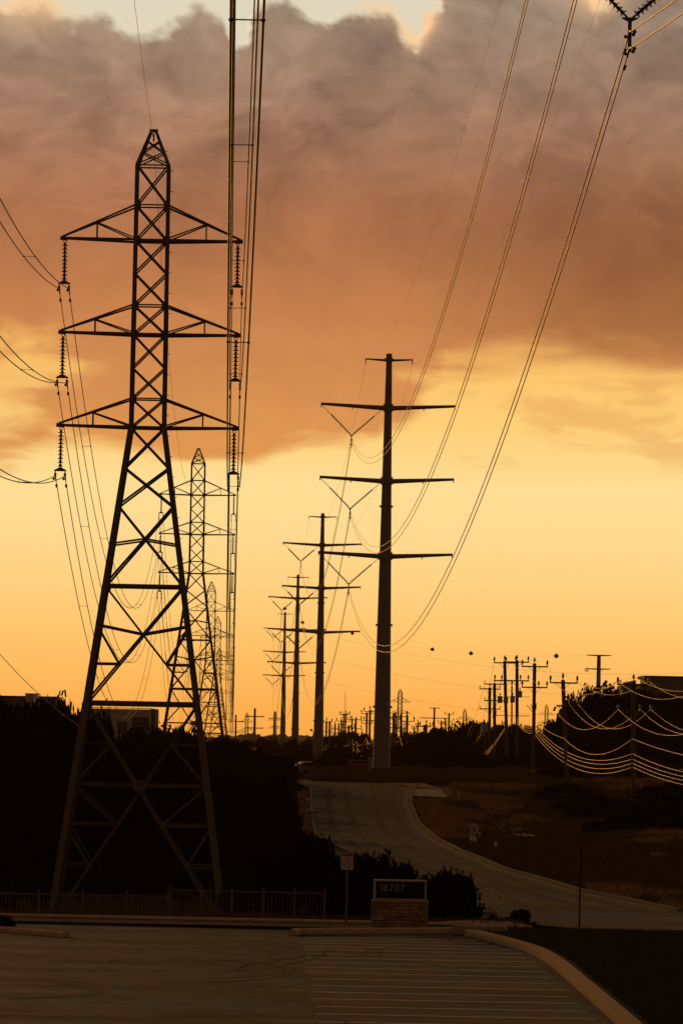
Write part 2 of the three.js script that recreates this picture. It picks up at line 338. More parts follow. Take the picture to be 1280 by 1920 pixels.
// ---------------------------------------------------------------- car park, kerbs, lawn
const kerbPx = [[850, 1749], [900, 1758], [955, 1772], [1000, 1786], [1040, 1808], [1085, 1845], [1130, 1884], [1172, 1921], [1240, 1985], [1330, 2075]];
const kerbLine = new THREE.CatmullRomCurve3(kerbPx.map(([x, y]) => onPlane(x, y, 0))).getPoints(60);
const FAR = 142;
const xAt = (pts, d) => { for (let i = 1; i < pts.length; i++) if (-pts[i].z <= d) { const a = pts[i - 1], b = pts[i], t = (d + a.z) / (-b.z + a.z); return a.x + (b.x - a.x) * t; } return pts[pts.length - 1].x; };
{
  const rows = [];
  for (let d = 20; d <= FAR + 2; d += 3) rows.push([V(-60, 0, -d), V(Math.max(...[xAt(kerbLine, d)]) + 0.1, 0, -d)]);
  struct('car_park', sheet(rows, 12, 10), M.asphalt);
  const seam = [[548, 1751], [563, 1790], [572, 1840], [582, 1890], [588, 1922], [600, 2000]].map(([x, y]) => onPlane(x, y, 0));
  const bay = [];
  for (let d = 82; d <= 141.5; d += 2) bay.push([V(xAt([...seam].sort((a, b) => a.z - b.z), d), 0.006, -d), V(xAt(kerbLine, d) - 0.02, 0.006, -d)]);
  const bayMesh = struct('parking_bay', sheet(bay, 13, 6), M.asphaltBay);
  // painted stall lines
  const ys = [1937, 1917, 1902, 1888, 1873.5, 1861, 1848.5, 1836.5, 1825, 1814.8, 1805.4, 1796.6, 1788.6, 1781.4, 1774.8, 1768.8, 1763.4, 1758.6];
  ys.forEach((y, i) => {
    const l = onPlane(577 + (y - 1820) * 0.17 + rr(-4, 4), y, 0), d = -l.z, r = xAt(kerbLine, d) - 0.35 - rr(0, 0.15), half = 0.125;
    const g = sheet([[V(l.x, 0.011, -d + half), V(r, 0.011, -d + half)], [V(l.x, 0.011, -d - half), V(r, 0.011, -d - half)]], 0.7, 16);
    const p = g.attributes.position; for (let k = 0; k < p.count; k++) p.setZ(k, p.getZ(k) + 0.03 * fbm(p.getX(k) * 0.5, i * 3, 2));
    part('stall_line', g, M.paint, bayMesh);
  });
}
function sweep(pts, w, h, r = 0.05) {              // kerb bar along points, seen from above w wide
  const prof = [[-w / 2, -0.15], [-w / 2, h - r], [-w / 2 + r * 0.3, h - r * 0.3], [-w / 2 + r, h], [w / 2 - r, h], [w / 2 - r * 0.3, h - r * 0.3], [w / 2, h - r], [w / 2, -0.15]];
  const pos = [], uv = [], idx = [], n = prof.length; let run = 0;
  pts.forEach((p, i) => {
    const t = pts[Math.min(i + 1, pts.length - 1)].clone().sub(pts[Math.max(i - 1, 0)]).setY(0).normalize(), s = V(-t.z, 0, t.x);
    if (i) run += p.distanceTo(pts[i - 1]);
    prof.forEach(([a, b], k) => { pos.push(p.x + s.x * a, p.y + b, p.z + s.z * a); uv.push(run / 1.2, k / 6); });
  });
  for (let i = 0; i < pts.length - 1; i++) for (let k = 0; k < n - 1; k++) { const a = i * n + k; idx.push(a, a + n, a + 1, a + 1, a + n, a + n + 1); }
  for (const e of [0, pts.length - 1]) for (let k = 1; k < n - 1; k++) { const a = e * n; if (e) idx.push(a, a + k, a + k + 1); else idx.push(a, a + k + 1, a + k); }
  const g = new THREE.BufferGeometry(); g.setAttribute('position', new THREE.Float32BufferAttribute(pos, 3)); g.setAttribute('uv', new THREE.Float32BufferAttribute(uv, 2)); g.setIndex(idx);
  const q = g.toNonIndexed(); q.computeVertexNormals(); return q;
}
function kerb(label, line, w, h, piece = 3.05, mat = M.concrete) {
  const k = thing('kerb', label, 'kerb'); k.userData.kind = 'structure';
  let seg = [line[0]], run = 0;
  const flush = () => { if (seg.length > 1) { const a = seg[0], b = seg[seg.length - 1], e = 0.008; seg[0] = a.clone().lerp(seg[1], e / a.distanceTo(seg[1])); part('kerb_stone', sweep(seg, w, h), mat, k); seg = [b]; run = 0; } };
  for (let i = 1; i < line.length; i++) { run += line[i].distanceTo(line[i - 1]); seg.push(line[i]); if (run >= piece) flush(); }
  flush(); return k;
}
const straight = (a, b, n = 40) => { const o = []; for (let i = 0; i <= n; i++) o.push(a.clone().lerp(b, i / n)); return o; };
kerb('curved tan concrete kerb along the right of the striped bays', kerbLine, 0.34, 0.15, 3.6);
kerb('long straight tan kerb in front of the metal fence', straight(V(-8.6, 0, -146), V(4.6, 0, -145.6)), 0.22, 0.16, 4.2);
kerb('short tan kerb in front of the stone monument sign', [onPlane(549, 1754, 0), ...straight(onPlane(556, 1752, 0), onPlane(852, 1750, 0), 12)], 0.2, 0.15, 2.2);
kerb('tan kerb end of the planter at the left edge', straight(V(-9.5, 0, -139.6), onPlane(124, 1757, 0), 10), 0.22, 0.12, 2.4);
{
  // lawn on the right of the kerb and planting strips behind the far kerbs
  const rows = [];
  for (let d = 60; d <= 151; d += 2.5) { const x0 = xAt(kerbLine, Math.min(d, 141.8)) + (d > 142 ? 0.5 : 0.1); rows.push([V(x0, 0.1 - sstep(142, 151, d) * 0.42, -d), V(x0 + 34, 0.0 - sstep(142, 151, d) * 0.42, -d)]); }
  struct('lawn', sheet(rows, 8, 14), M.soil);
  struct('planting_strip', sheet([[V(-12, 0.07, -143.4), V(4.3, 0.07, -142.1)], [V(-12, 0.09, -145.9), V(4.5, 0.09, -145.5)]], 5, 8), M.soil);
  struct('planting_bed', sheet([[V(-12, 0.1, -146.2), V(4.6, 0.1, -145.8)], [V(-12, 0.06, -150), V(4.8, 0.0, -149)], [V(-12, -0.5, -156), V(4.8, -0.62, -155)]], 5, 8), M.soil);
}
// concrete block, pavement slabs and kerbs by the steps
{
  const a = onPlane(856, 1752, 0), b = onPlane(945, 1757, 0);
  const blk = solo('concrete_block', bevelBox(1.3, 0.26, 0.45, 0.03), M.concreteGrey, 'low grey concrete block at the corner of the curved kerb', 'concrete block');
  blk.position.set((a.x + b.x) / 2, 0.13, (a.z + b.z) / 2); blk.rotation.y = -0.24;
  kerb('tan kerb edging the lawn below the handrails', new THREE.CatmullRomCurve3([V(2.9, 0, -146.9), V(3.6, 0.02, -147.4), V(4.45, 0.0, -147.6), V(5.0, -0.06, -146.8)]).getPoints(14), 0.3, 0.14, 2);
  kerb('thin pale kerb running past the dark sign post', new THREE.CatmullRomCurve3([V(4.2, -0.1, -146.5), V(5.4, -0.1, -146.2), V(6.1, -0.12, -146.2), V(6.4, -0.2, -146.2)]).getPoints(14), 0.14, 0.12, 2, M.concreteGrey);
  const slab = struct('pavement', sheet([[V(3.9, -0.2, -150), V(5.0, -0.26, -149.4)], [V(3.95, -0.24, -156), V(5.9, -0.5, -156)]], 3, 3), M.concreteGrey);
  slab.name = 'pavement';
}
// ---------------------------------------------------------------- road
{
  const left = curve1([[150, 1400], [157, 1290], [163, 1120], [168, 1010], [178, 930], [200, 820], [250, 715], [300, 640], [345, 603], [385, 598], [430, 594], [455, 592], [470, 580], [480, 560], [490, 535]]);
  const right = curve1([[150, 2000], [170, 1560], [188, 1280], [212, 1100], [247, 960], [290, 876], [327, 832], [385, 800], [425, 780], [450, 782], [465, 790], [480, 800], [490, 802]]);
  const rows = [], lk = [], rk = [];
  for (let d = 150; d <= 486; d += d < 220 ? 2.5 : 5) {
    const a = overGround(left(d), d, 0.0), b = overGround(right(d), d, 0.0); b.y = a.y = (groundY(2, d)); rows.push([a, b]);
    if (d > 300 && d < 480) lk.push(a.clone()); if (d > 186 && d < 480) rk.push(b.clone());
  }
  struct('road', sheet(rows, 26, 14, 0.02), M.road);
  // wheel tracks, the joint between lanes, repairs
  const roadMesh = scene.getObjectByName('road'), strip = (name, f0, f1, d0, d1, mat, lift, wob = 0) => part(name, sheet(rows.filter(([a]) => -a.z >= d0 && -a.z <= d1).map(([a, b], i) => { const w = wob * fbm(i * 0.4, f0 * 30, 2); return [a.clone().lerp(b, f0 + w), a.clone().lerp(b, f1 + w)]; }), 4, 1, lift), mat, roadMesh);
  const worn = dull(0.08, 0.052, 0.028, { map: tarTex }), tar = dull(0.035, 0.026, 0.018), patch = dull(0.075, 0.052, 0.032, { map: grainTex });
  for (const f of [0.17, 0.36, 0.62, 0.81]) strip('wheel_track', f - 0.035, f + 0.035, 186, 482, worn, 0.025, 0.012);
  strip('lane_joint', 0.497, 0.503, 186, 482, tar, 0.029, 0.01);
  strip('repair_patch', 0.55, 0.9, 262, 272, patch, 0.029); strip('repair_patch', 0.1, 0.42, 352, 364, patch, 0.029); strip('repair_patch', 0.52, 0.78, 410, 420, patch, 0.029);
  kerb('long pale kerb along the left side of the road', lk, 0.2, 0.12, 24, M.gutter);
  kerb('long pale kerb along the right side of the road', rk, 0.24, 0.12, 24, M.gutter);
  struct('gutter', sheet(rows.filter(([a]) => -a.z > 186 && -a.z < 480).map(([, b]) => [b.clone().add(V(-0.62, 0, 0)), b.clone().add(V(-0.16, 0, 0))]), 3, 1, 0.026), M.gutter);
  const rp = struct('paved_crossing', sheet([[overGround(775, 458, 0.06), overGround(833, 456, 0.03)], [overGround(742, 472, 0.06), overGround(806, 474, 0.06)]], 2, 6), M.redPaving);
  rp.position.y += 0.04;
  struct('driveway', sheet([[overGround(783, 438, 0.05), overGround(850, 436, 0.05)], [overGround(786, 455, 0.06), overGround(836, 455, 0.05)]], 3, 6), M.concreteGrey);
}

// ---------------------------------------------------------------- lattice towers
const TS = 0.02139, TY = (py) => (1735 - py) * TS;
const halfW = (y) => (y <= TY(802) ? 0.66 + (TY(802) - y) * 0.139 : y <= TY(308) ? 0.66 - 0.03 * ((y - TY(802)) / (TY(308) - TY(802))) : 0.63 - 0.54 * ((y - TY(308)) / (TY(243) - TY(308))));
const CORN = [[1, 1], [-1, 1], [-1, -1], [1, -1]];
const corner = (k, y) => V(CORN[k % 4][0] * halfW(y), y, CORN[k % 4][1] * halfW(y));
const faceN = [V(0, 0, 1), V(-1, 0, 0), V(0, 0, -1), V(1, 0, 0)];
const ARMS = [[384, 450], [572, 627], [748, 802]], ARM_X = 3.57, STRING_X = 3.47, CLAMP_DROP = 1.93, BUNDLE = 0.195;
function towerMembers(emit, arm) {
  // emit(kind, a, b, width, side)
  for (let k = 0; k < 4; k++) {
    const [sx, sz] = CORN[k], side = sx === sz ? V(0, 0, -sz) : V(-sx, 0, 0);
    for (const [y0, y1, w] of [[-0.35, TY(1320), 0.25], [TY(1320), TY(1100), 0.235], [TY(1100), TY(802), 0.22], [TY(802), TY(572), 0.18], [TY(572), TY(308), 0.155], [TY(308), TY(243), 0.12]]) emit('leg', corner(k, y0), corner(k, y1), w, side);
  }
  for (let f = 0; f < 4; f++) {
    const n = faceN[f], i = f, j = f + 1, off = (p, s) => p.clone().addScaledVector(n, s);
    const cross = (p0, p1, w) => { const y0 = TY(p0), y1 = TY(p1); emit('brace', off(corner(i, y0), 0.02), off(corner(j, y1), 0.02), w, n); emit('brace', off(corner(j, y0), -0.05), off(corner(i, y1), -0.05), w, n); };
    const level = (p, w) => emit('strut', off(corner(i, TY(p)), -0.02), off(corner(j, TY(p)), -0.02), w, n);
    for (const [a, b] of [[384, 308], [450, 384], [512, 450], [572, 512], [627, 572], [690, 627], [748, 690], [802, 748]]) cross(a, b, 0.062);
    cross(284, 262, 0.05); cross(307, 284, 0.055);
    for (const p of [309, 384, 450, 572, 627, 748, 802]) level(p, p === 309 || p === 384 || p === 572 || p === 748 ? 0.06 : 0.1);
    cross(878, 803, 0.075); cross(950, 878, 0.08); cross(1098, 950, 0.09); cross(1319, 1101, 0.085); cross(1732, 1321, 0.09);
    level(1100, 0.12); level(1320, 0.2);
    const diag = (p0, p1, p, lowSide) => { // point at height p on the diagonal from corner lowSide at p0 to the other corner at p1
      const a = corner(lowSide ? j : i, TY(p0)), b = corner(lowSide ? i : j, TY(p1)); return a.lerp(b, (TY(p) - TY(p0)) / (TY(p1) - TY(p0)));
    };
    for (const s of [0, 1]) {
      const c = s ? j : i, red = (a, b, w = 0.07) => emit('redundant_brace', off(a, -0.02), off(b, -0.02), w, n);
      red(corner(c, TY(1022)), diag(1098, 950, 1012, s), 0.075);
      red(corner(c, TY(1174)), diag(1319, 1101, 1190, s), 0.075);
      red(corner(c, TY(1246)), diag(1319, 1101, 1246, s)); red(corner(c, TY(1180)), diag(1319, 1101, 1246, s));
      red(corner(c, TY(1472)), diag(1732, 1321, 1472, s), 0.11);
      red(corner(c, TY(1395)), diag(1732, 1321, 1395, !s)); red(corner(c, TY(1472)), diag(1732, 1321, 1395, !s));
      red(corner(c, TY(1546)), diag(1732, 1321, 1546, s)); red(corner(c, TY(1474)), diag(1732, 1321, 1546, s));
      red(corner(c, TY(1622)), diag(1732, 1321, 1622, s)); red(corner(c, TY(1548)), diag(1732, 1321, 1622, s));
    }
  }
  ARMS.forEach(([pt, pb], level) => {
    for (const sx of [1, -1]) {
      arm(level, sx);
      const yt = TY(pt), yb = TY(pb), tip = (s) => V(sx * ARM_X, yb + 0.05, s * 0.05), out = V(sx, 0, 0), f = 0.53;
      for (const s of [1, -1]) {
        const rb = V(sx * halfW(yb), yb, s * halfW(yb)), rt = V(sx * halfW(yt), yt, s * halfW(yt)), mb = rb.clone().lerp(tip(s), f), mt = rt.clone().lerp(tip(s), f);
        emit('lower_chord', rb, tip(s), 0.1, V(0, 0, -s)); emit('upper_chord', rt, tip(s).add(V(0, 0.07, 0)), 0.075, V(0, 0, -s));
        emit('arm_post', mb, mt, 0.055, V(0, 0, s)); emit('arm_diagonal', rb.clone().add(V(0, 0.06, 0)), mt, 0.055, V(0, 0, s));
      }
      emit('arm_tie', V(sx * halfW(yb), yb, halfW(yb)).lerp(tip(1), f), V(sx * halfW(yb), yb, -halfW(yb)).lerp(tip(-1), f), 0.07, out);
      emit('tip_plate', V(sx * (ARM_X - 0.2), yb + 0.03, 0), V(sx * (ARM_X + 0.1), yb + 0.06, 0), 0.16, V(0, 0, 1));
    }
    arm(-1);
  });
}
const ORD = ['nearest', 'second', 'third', 'fourth', 'fifth'];
const LEVEL = ['upper', 'middle', 'lower'];
function buildTower(pos, label, turn) {
  const t = thing('lattice_tower', label, 'transmission tower', pos, 'lattice towers receding in a row'); t.rotation.y = turn;
  let into = t;
  towerMembers((kind, a, b, w, side) => member(kind, a, b, w, side, M.towerSteel, into), (level, sx) => {
    if (level < 0) { into = t; return; }
    into = new THREE.Group(); into.name = 'crossarm'; t.add(into);
  });
  // gussets, shield wire clamp, step bolts, footings
  for (const py of [384, 450, 572, 627, 748, 802, 1100, 1320]) for (const [sx, sz] of CORN) { const w = halfW(TY(py)), g = part('gusset_plate', box(0.25, 0.28, 0.03), M.towerSteel, t); g.position.set(sx * (w - 0.05), TY(py), sz * (w + 0.03)); }
  { const g = part('gusset_plate', box(0.5, 0.42, 0.03), M.towerSteel, t); g.position.set(0, TY(1472), halfW(TY(1472)) + 0.05); }
  for (let y = TY(1240); y < TY(265); y += 0.82) { const w = halfW(y); rod('step_bolt', V(w, y, w), V(w + 0.2, y, w), 0.025, M.hardware, t); }
  part('peak_cap', box(0.34, 0.12, 0.3), M.towerSteel, t).position.y = TY(243) + 0.02;
  rod('wire_clamp', V(0, TY(247), 0), V(0, TY(262), 0), 0.07, M.hardware, t);
  for (const [sx, sz] of CORN) part('footing', new THREE.CylinderGeometry(0.4, 0.45, 0.7, 12), M.concreteGrey, t).position.set(sx * halfW(0), -0.28, sz * halfW(0));
  return t;
}
const LINE_TURN = 0.0195;
const tPos = [V(0, 0, 0), at(360, 1466, 545), at(389, 1484, 867), at(403, 1443, 1187), at(407, 1441, 1507)];
tPos[0] = at(258, 1736, 228);
const towers = [buildTower(tPos[0], 'nearest and largest steel lattice tower, standing behind the metal fence', LINE_TURN)];
const towerLabels = ['', 'second lattice tower, seen just right of the nearest one', 'third lattice tower, its peak right of the second tower', 'fourth lattice tower, hazy behind the third one', 'fifth lattice tower, smallest of the row behind the fourth'];
for (let i = 1; i < 5; i++) { const c = copyOf(towers[0], towerLabels[i]); c.position.copy(tPos[i]); towers.push(c); }
{
  // far lattice towers of other lines, too small to show their parts
  const geos = [], o = new THREE.Object3D();
  towerMembers((kind, a, b, w, side) => { if (kind === 'redundant_brace') return; place(o, a, b, w * 1.2, side); o.updateMatrix(); geos.push(ANGLE.clone().applyMatrix4(o.matrix)); }, () => {});
  const g = mergeGeometries(geos);
  for (const [px, py, d, label] of [[750, 1292, 1920, 'small far lattice tower just right of the nearest steel pole'], [871, 1329, 2460, 'tiny far lattice tower rising over the treetops at centre right'], [1024, 1321, 2500, 'tiny far lattice tower beside the tall wood pole on the right'], [463, 1336, 2600, 'faint far lattice tower left of the small cross-armed pole'], [516, 1333, 2700, 'faint far lattice tower just left of the steel poles']]) {
    const m = solo('distant_lattice_tower', g, M.towerSteel, label, 'transmission tower', 'distant lattice towers'); m.position.copy(at(px, py, d)); m.position.y -= TY(243); m.rotation.y = 0.15;
  }
}
// insulator strings
const discGeo = new THREE.LatheGeometry([[0.001, 0.075], [0.045, 0.075], [0.055, 0.02], [0.06, -0.005], [0.127, -0.03], [0.127, -0.045], [0.05, -0.04], [0.03, -0.06], [0.022, -0.075], [0.001, -0.075]].map(([x, y]) => new THREE.Vector2(x, y)), 14);
function yokeGeo(w, h) { const s = new THREE.Shape(); s.moveTo(-w / 2, -h); s.lineTo(w / 2, -h); s.lineTo(w / 2, -h * 0.75); s.lineTo(0.03, 0); s.lineTo(-0.03, 0); s.lineTo(-w / 2, -h * 0.75); s.closePath(); const g = new THREE.ExtrudeGeometry(s, { depth: 0.03, bevelEnabled: false }); g.translate(0, 0, -0.015); return g; }
const YOKE = yokeGeo(0.5, 0.17), HOOP = new THREE.TorusGeometry(0.06, 0.016, 6, 12), CLAMP = bevelBox(0.09, 0.15, 0.26, 0.02);
function suspensionString(pos, label) {
  const s = thing('insulator_string', label, 'insulator', pos, 'insulator strings on the lattice towers'); s.rotation.y = LINE_TURN;
  part('shackle', HOOP, M.hardware, s).position.y = -0.06;
  for (let k = 0; k < 10; k++) part('disc', discGeo, M.porcelain, s).position.y = -0.2 - k * 0.15;
  part('yoke_plate', YOKE, M.hardware, s).position.y = -1.62;
  for (const x of [-BUNDLE, BUNDLE]) { rod('link', V(x, -1.74, 0), V(x, -1.9, 0), 0.035, M.hardware, s); part('clamp', CLAMP, M.hardware, s).position.set(x, -1.93, 0); }
  return s;
}
const towerPoint = (i, x, y, z = 0) => V(x, y, z).applyAxisAngle(UPV, LINE_TURN).add(tPos[i]);
let proto = null;
const clampAt = {};
for (let i = 0; i < 5; i++) ARMS.forEach(([, pb], l) => {
  for (const sx of [-1, 1]) {
    const p = towerPoint(i, sx * STRING_X, TY(pb) - 0.02), side = sx < 0 ? 'left' : 'right', label = `${LEVEL[l]} ${side} insulator string hanging from the ${ORD[i]} lattice tower`;
    if (i < 4) { if (!proto) proto = suspensionString(p, label); else copyOf(proto, label).position.copy(p); }
    clampAt[`${i}${l}${sx}`] = p.clone().add(V(0, -CLAMP_DROP - 0.04, 0));
  }
});
// twin conductors
function damper(p, dir, parent) {
  const g = mergeGeometries([new THREE.SphereGeometry(0.05, 8, 6).translate(0, -0.09, -0.16), new THREE.SphereGeometry(0.05, 8, 6).translate(0, -0.09, 0.16), new THREE.CylinderGeometry(0.012, 0.012, 0.32, 6).rotateX(Math.PI / 2).translate(0, -0.09, 0), new THREE.BoxGeometry(0.03, 0.11, 0.05).translate(0, -0.04, 0)]);
  const m = part('damper', g, M.hardware, parent); m.position.copy(p); m.lookAt(p.clone().add(dir)); return m;
}
function twin(label, a, b, sag, opt = {}) {
  const { vertical = 0, gap = BUNDLE, r = 0.0175, spacers = 0, n = 56, near = false, far = false, mat = M.aluminium, group = 'conductors of the lattice tower line' } = opt;
  const t = thing('conductor_bundle', label, 'power line', V(0, 0, 0), group), side = V(b.z - a.z, 0, a.x - b.x).normalize();
  const lines = [-1, 1].map((s) => { const o = vertical ? V(0, s * gap, 0) : side.clone().multiplyScalar(s * gap); return hang(a.clone().add(o), b.clone().add(o), sag, n); });
  for (const l of lines) {
    part('wire', tubeAlong(l, r), mat, t);
    const len = a.distanceTo(b) / n, steps = Math.max(1, Math.round(1.1 / len));
    for (const e of [near && 0, far && 1]) if (e !== false) {
      const q = e ? l[n] : l[0], q2 = e ? l[n - 1] : l[1], dir = q2.clone().sub(q).normalize();
      rod('armor_rod', q, q.clone().addScaledVector(dir, 1.0), r * 3.4, mat, t); damper(q.clone().addScaledVector(dir, 1.9), dir, t);
    }
  }
  for (let k = 1; k <= spacers; k++) { const i = Math.round((k / (spacers + 1)) * n); rod('spacer', lines[0][i], lines[1][i], 0.018, M.hardware, t); for (const l of lines) part('spacer_clamp', new THREE.SphereGeometry(0.03, 8, 6), M.hardware, t).position.copy(l[i]); }
  return t;
}
const wire = (name, label, a, b, sag, r, mat, group, n = 40) => solo(name, tubeAlong(hang(a, b, sag, n), r), mat, label, 'wire', group);
{
  const t0 = V(-1.6, tPos[0].y + 13.4, 92);       // the tower behind the camera that the near span comes from
  const back = (l, sx) => V(sx * STRING_X, TY(ARMS[l][1]) - CLAMP_DROP, 0).applyAxisAngle(UPV, LINE_TURN).add(t0);
  for (let l = 0; l < 3; l++) for (const sx of [-1, 1]) {
    const side = sx < 0 ? 'left' : 'right';
    twin(`twin conductor passing overhead to the ${LEVEL[l]} ${side} arm of the nearest lattice tower`, clampAt[`0${l}${sx}`], back(l, sx), 8.6, { near: true, spacers: 7, n: 90 });
    for (let i = 0; i < 4; i++) twin(`twin conductor between the ${LEVEL[l]} ${side} arms of the ${ORD[i]} and ${ORD[i + 1]} lattice towers`, clampAt[`${i}${l}${sx}`], clampAt[`${i + 1}${l}${sx}`], 10.8, { near: i < 2, far: i < 1, spacers: i < 2 ? 7 : 0 });
  }
  const peak = (i) => towerPoint(i, 0, TY(262));
  wire('shield_wire', 'thin shield wire rising from the peak of the nearest lattice tower', peak(0), V(t0.x, t0.y + TY(262), t0.z), 5, 0.008, M.cable, 'shield wires');
  for (let i = 0; i < 4; i++) wire('shield_wire', `thin shield wire between the peaks of the ${ORD[i]} and ${ORD[i + 1]} lattice towers`, peak(i), peak(i + 1), 7.5, 0.008, M.cable, 'shield wires');
}
// ---------------------------------------------------------------- steel monopoles
const taper = (r0, r1, len) => new THREE.CylinderGeometry(r1, r0, len, 12, 1).translate(0, len / 2, 0);
function armGeo(len, r0, r1) { return new THREE.CylinderGeometry(r1, r0, len, 8).rotateZ(-Math.PI / 2).translate(len / 2, 0, 0).scale(1, 1, 0.8); }
const PG = { armH: [36.6, 29.25, 21.7], armL: 6.75, vx: -3.62, vdrop: 2.95 };
function steelPole(label, base, drop = 0) {            // drop: how much shorter than the tallest
  const p = thing('steel_pole', label, 'steel pole', base, 'steel monopoles receding in a row'); p.rotation.y = LINE_TURN;
  const H = 41.9 - drop;
  part('shaft', taper(0.9, 0.29, H), M.poleSteel, p);
  part('pole_cap', new THREE.CylinderGeometry(0.3, 0.3, 0.12, 12), M.poleSteel, p).position.y = H;
  for (const y of [6.5, 14.7, 26.6]) { const k = (y - drop * 0.5) / H, r = 0.9 + (0.29 - 0.9) * k + 0.02, f = part('flange', new THREE.CylinderGeometry(r, r, 0.1, 12), M.poleSteel, p); f.position.y = y - drop * 0.5; for (const s of [-1, 1]) { const lug = part('lug', box(0.16, 0.22, 0.12), M.hardware, f); lug.position.set(s * (r + 0.06), 0, 0); } }
  for (const [i, y0] of [41.35, ...PG.armH].entries()) {
    const y = y0 - drop, len = i ? PG.armL : 2.4, r = 0.9 + (0.29 - 0.9) * (y / H);
    const col = part('arm_collar', new THREE.CylinderGeometry(r + 0.14, r + 0.14, i ? 0.75 : 0.35, 12), M.poleSteel, p); col.position.y = y - (i ? 0.08 : 0);
    for (const s of [1, -1]) {
      const a = part('arm', armGeo(len - r, i ? 0.25 : 0.13, i ? 0.13 : 0.07), M.poleSteel, p); a.position.set(s * r, y - (i ? 0.12 : 0.06), 0); if (s < 0) a.rotation.y = Math.PI; a.rotation.z = s > 0 ? 0.05 : 0.05;
      const e = part('arm_end', box(0.1, i ? 0.42 : 0.5, 0.1), M.hardware, a); e.position.set(len - r - 0.06, i ? -0.14 : -0.2, 0);
      if (i) { const l2 = part('arm_lug', box(0.1, 0.2, 0.08), M.hardware, a); l2.position.set((len - r) * 0.5, -0.26, 0); }
    }
  }
  return p;
}
function vString(label, base, armY, discs) {
  const bot = V(PG.vx, armY - PG.vdrop, 0), s = thing('v_string', label, 'insulator', V(0, 0, 0).copy(bot).applyAxisAngle(UPV, LINE_TURN).add(base), 'V-shaped insulator strings on the steel poles'); s.rotation.y = LINE_TURN;
  for (const end of [V(-6.62, armY + 0.05, 0), V(-0.7, armY - 0.35, 0)]) {
    const top = end.sub(bot), dir = top.clone().normalize(), L = top.length(), q = new THREE.Quaternion().setFromUnitVectors(UPV, dir), start = 0.22, dl = 0.146, n = 19;
    if (discs) {
      for (let k = 0; k < n; k++) { const m = part('disc', discGeo, M.porcelain, s); m.quaternion.copy(q); m.position.copy(dir).multiplyScalar(start + (k + 0.5) * dl); }
    } else { const m = part('insulator_arm', new THREE.CylinderGeometry(0.1, 0.1, n * dl, 8), M.porcelain, s); m.quaternion.copy(q); m.position.copy(dir).multiplyScalar(start + (n * dl) / 2); }
    rod('link', dir.clone().multiplyScalar(start + n * dl), top, 0.05, M.hardware, s);
    rod('link', V(0, 0, 0), dir.clone().multiplyScalar(start), 0.06, M.hardware, s);
  }
  const y = part('yoke_plate', YOKE, M.hardware, s); y.rotation.z = Math.PI; y.position.y = -0.06; y.scale.set(0.9, 0.8, 1);
  const strap = part('strap', box(0.11, 0.84, 0.05), M.hardware, s); strap.position.y = -0.42;
  for (const h of [-0.33, -0.8]) { const c = part('clamp', CLAMP, M.hardware, s); c.position.y = h; for (const z of [-0.25, 0.25]) { const w = part('clamp_weight', new THREE.SphereGeometry(0.055, 8, 6), M.hardware, c); w.position.set(z * 0.35, -0.1, z); } }
  return s;
}
const pBase = [V(11.29, 0, -156), at(714.5, 1447, 570), V(0, 0, 0), V(0, 0, 0), V(0, 0, 0)];
pBase[0].y = pBase[1].y + 4.0;
// the other poles stand on the ground; their height follows from where their tops are
const poleTop = [null, null, at(605, 963, 972), at(559, 1078, 1308), at(534.5, 1148, 1814)];
const drops = [0, 0];
for (let i = 2; i < 5; i++) { const t = poleTop[i]; pBase[i].set(t.x, t.y - 41.9, t.z); }
const poleLabels = ['near steel pole standing just outside the right edge, carrying the closest V-string', 'tallest steel pole with three pairs of arms, right of centre', 'second steel pole, left of the tallest one', 'third steel pole, narrower and left of the second', 'fourth and smallest steel pole at the left end of the row'];
const poles = pBase.map((b, i) => steelPole(poleLabels[i], b));
part('shaft_base', taper(0.95, 0.9, pBase[0].y - (-1)).translate(0, -(pBase[0].y + 1), 0), M.poleSteel, poles[0]);
for (const i of [2, 3, 4]) { const g = groundY(pBase[i].x, -pBase[i].z), h = pBase[i].y - g + 0.5; if (h > 0.2) part('shaft_base', taper(0.95, 0.9, h).translate(0, -h, 0), M.poleSteel, poles[i]); }
const vClamp = (i, l) => V(PG.vx, PG.armH[l] - PG.vdrop - 0.56, 0).applyAxisAngle(UPV, LINE_TURN).add(pBase[i]);
for (let i = 0; i < 5; i++) for (let l = 0; l < 3; l++) {
  if (i === 0 && l < 2) continue;
  vString(i === 0 ? 'large V-shaped insulator string at the top right corner' : `${LEVEL[l]} V-shaped insulator string on the ${['', 'tallest', 'second', 'third', 'fourth'][i]} steel pole`, pBase[i], PG.armH[l], i < 2);
}
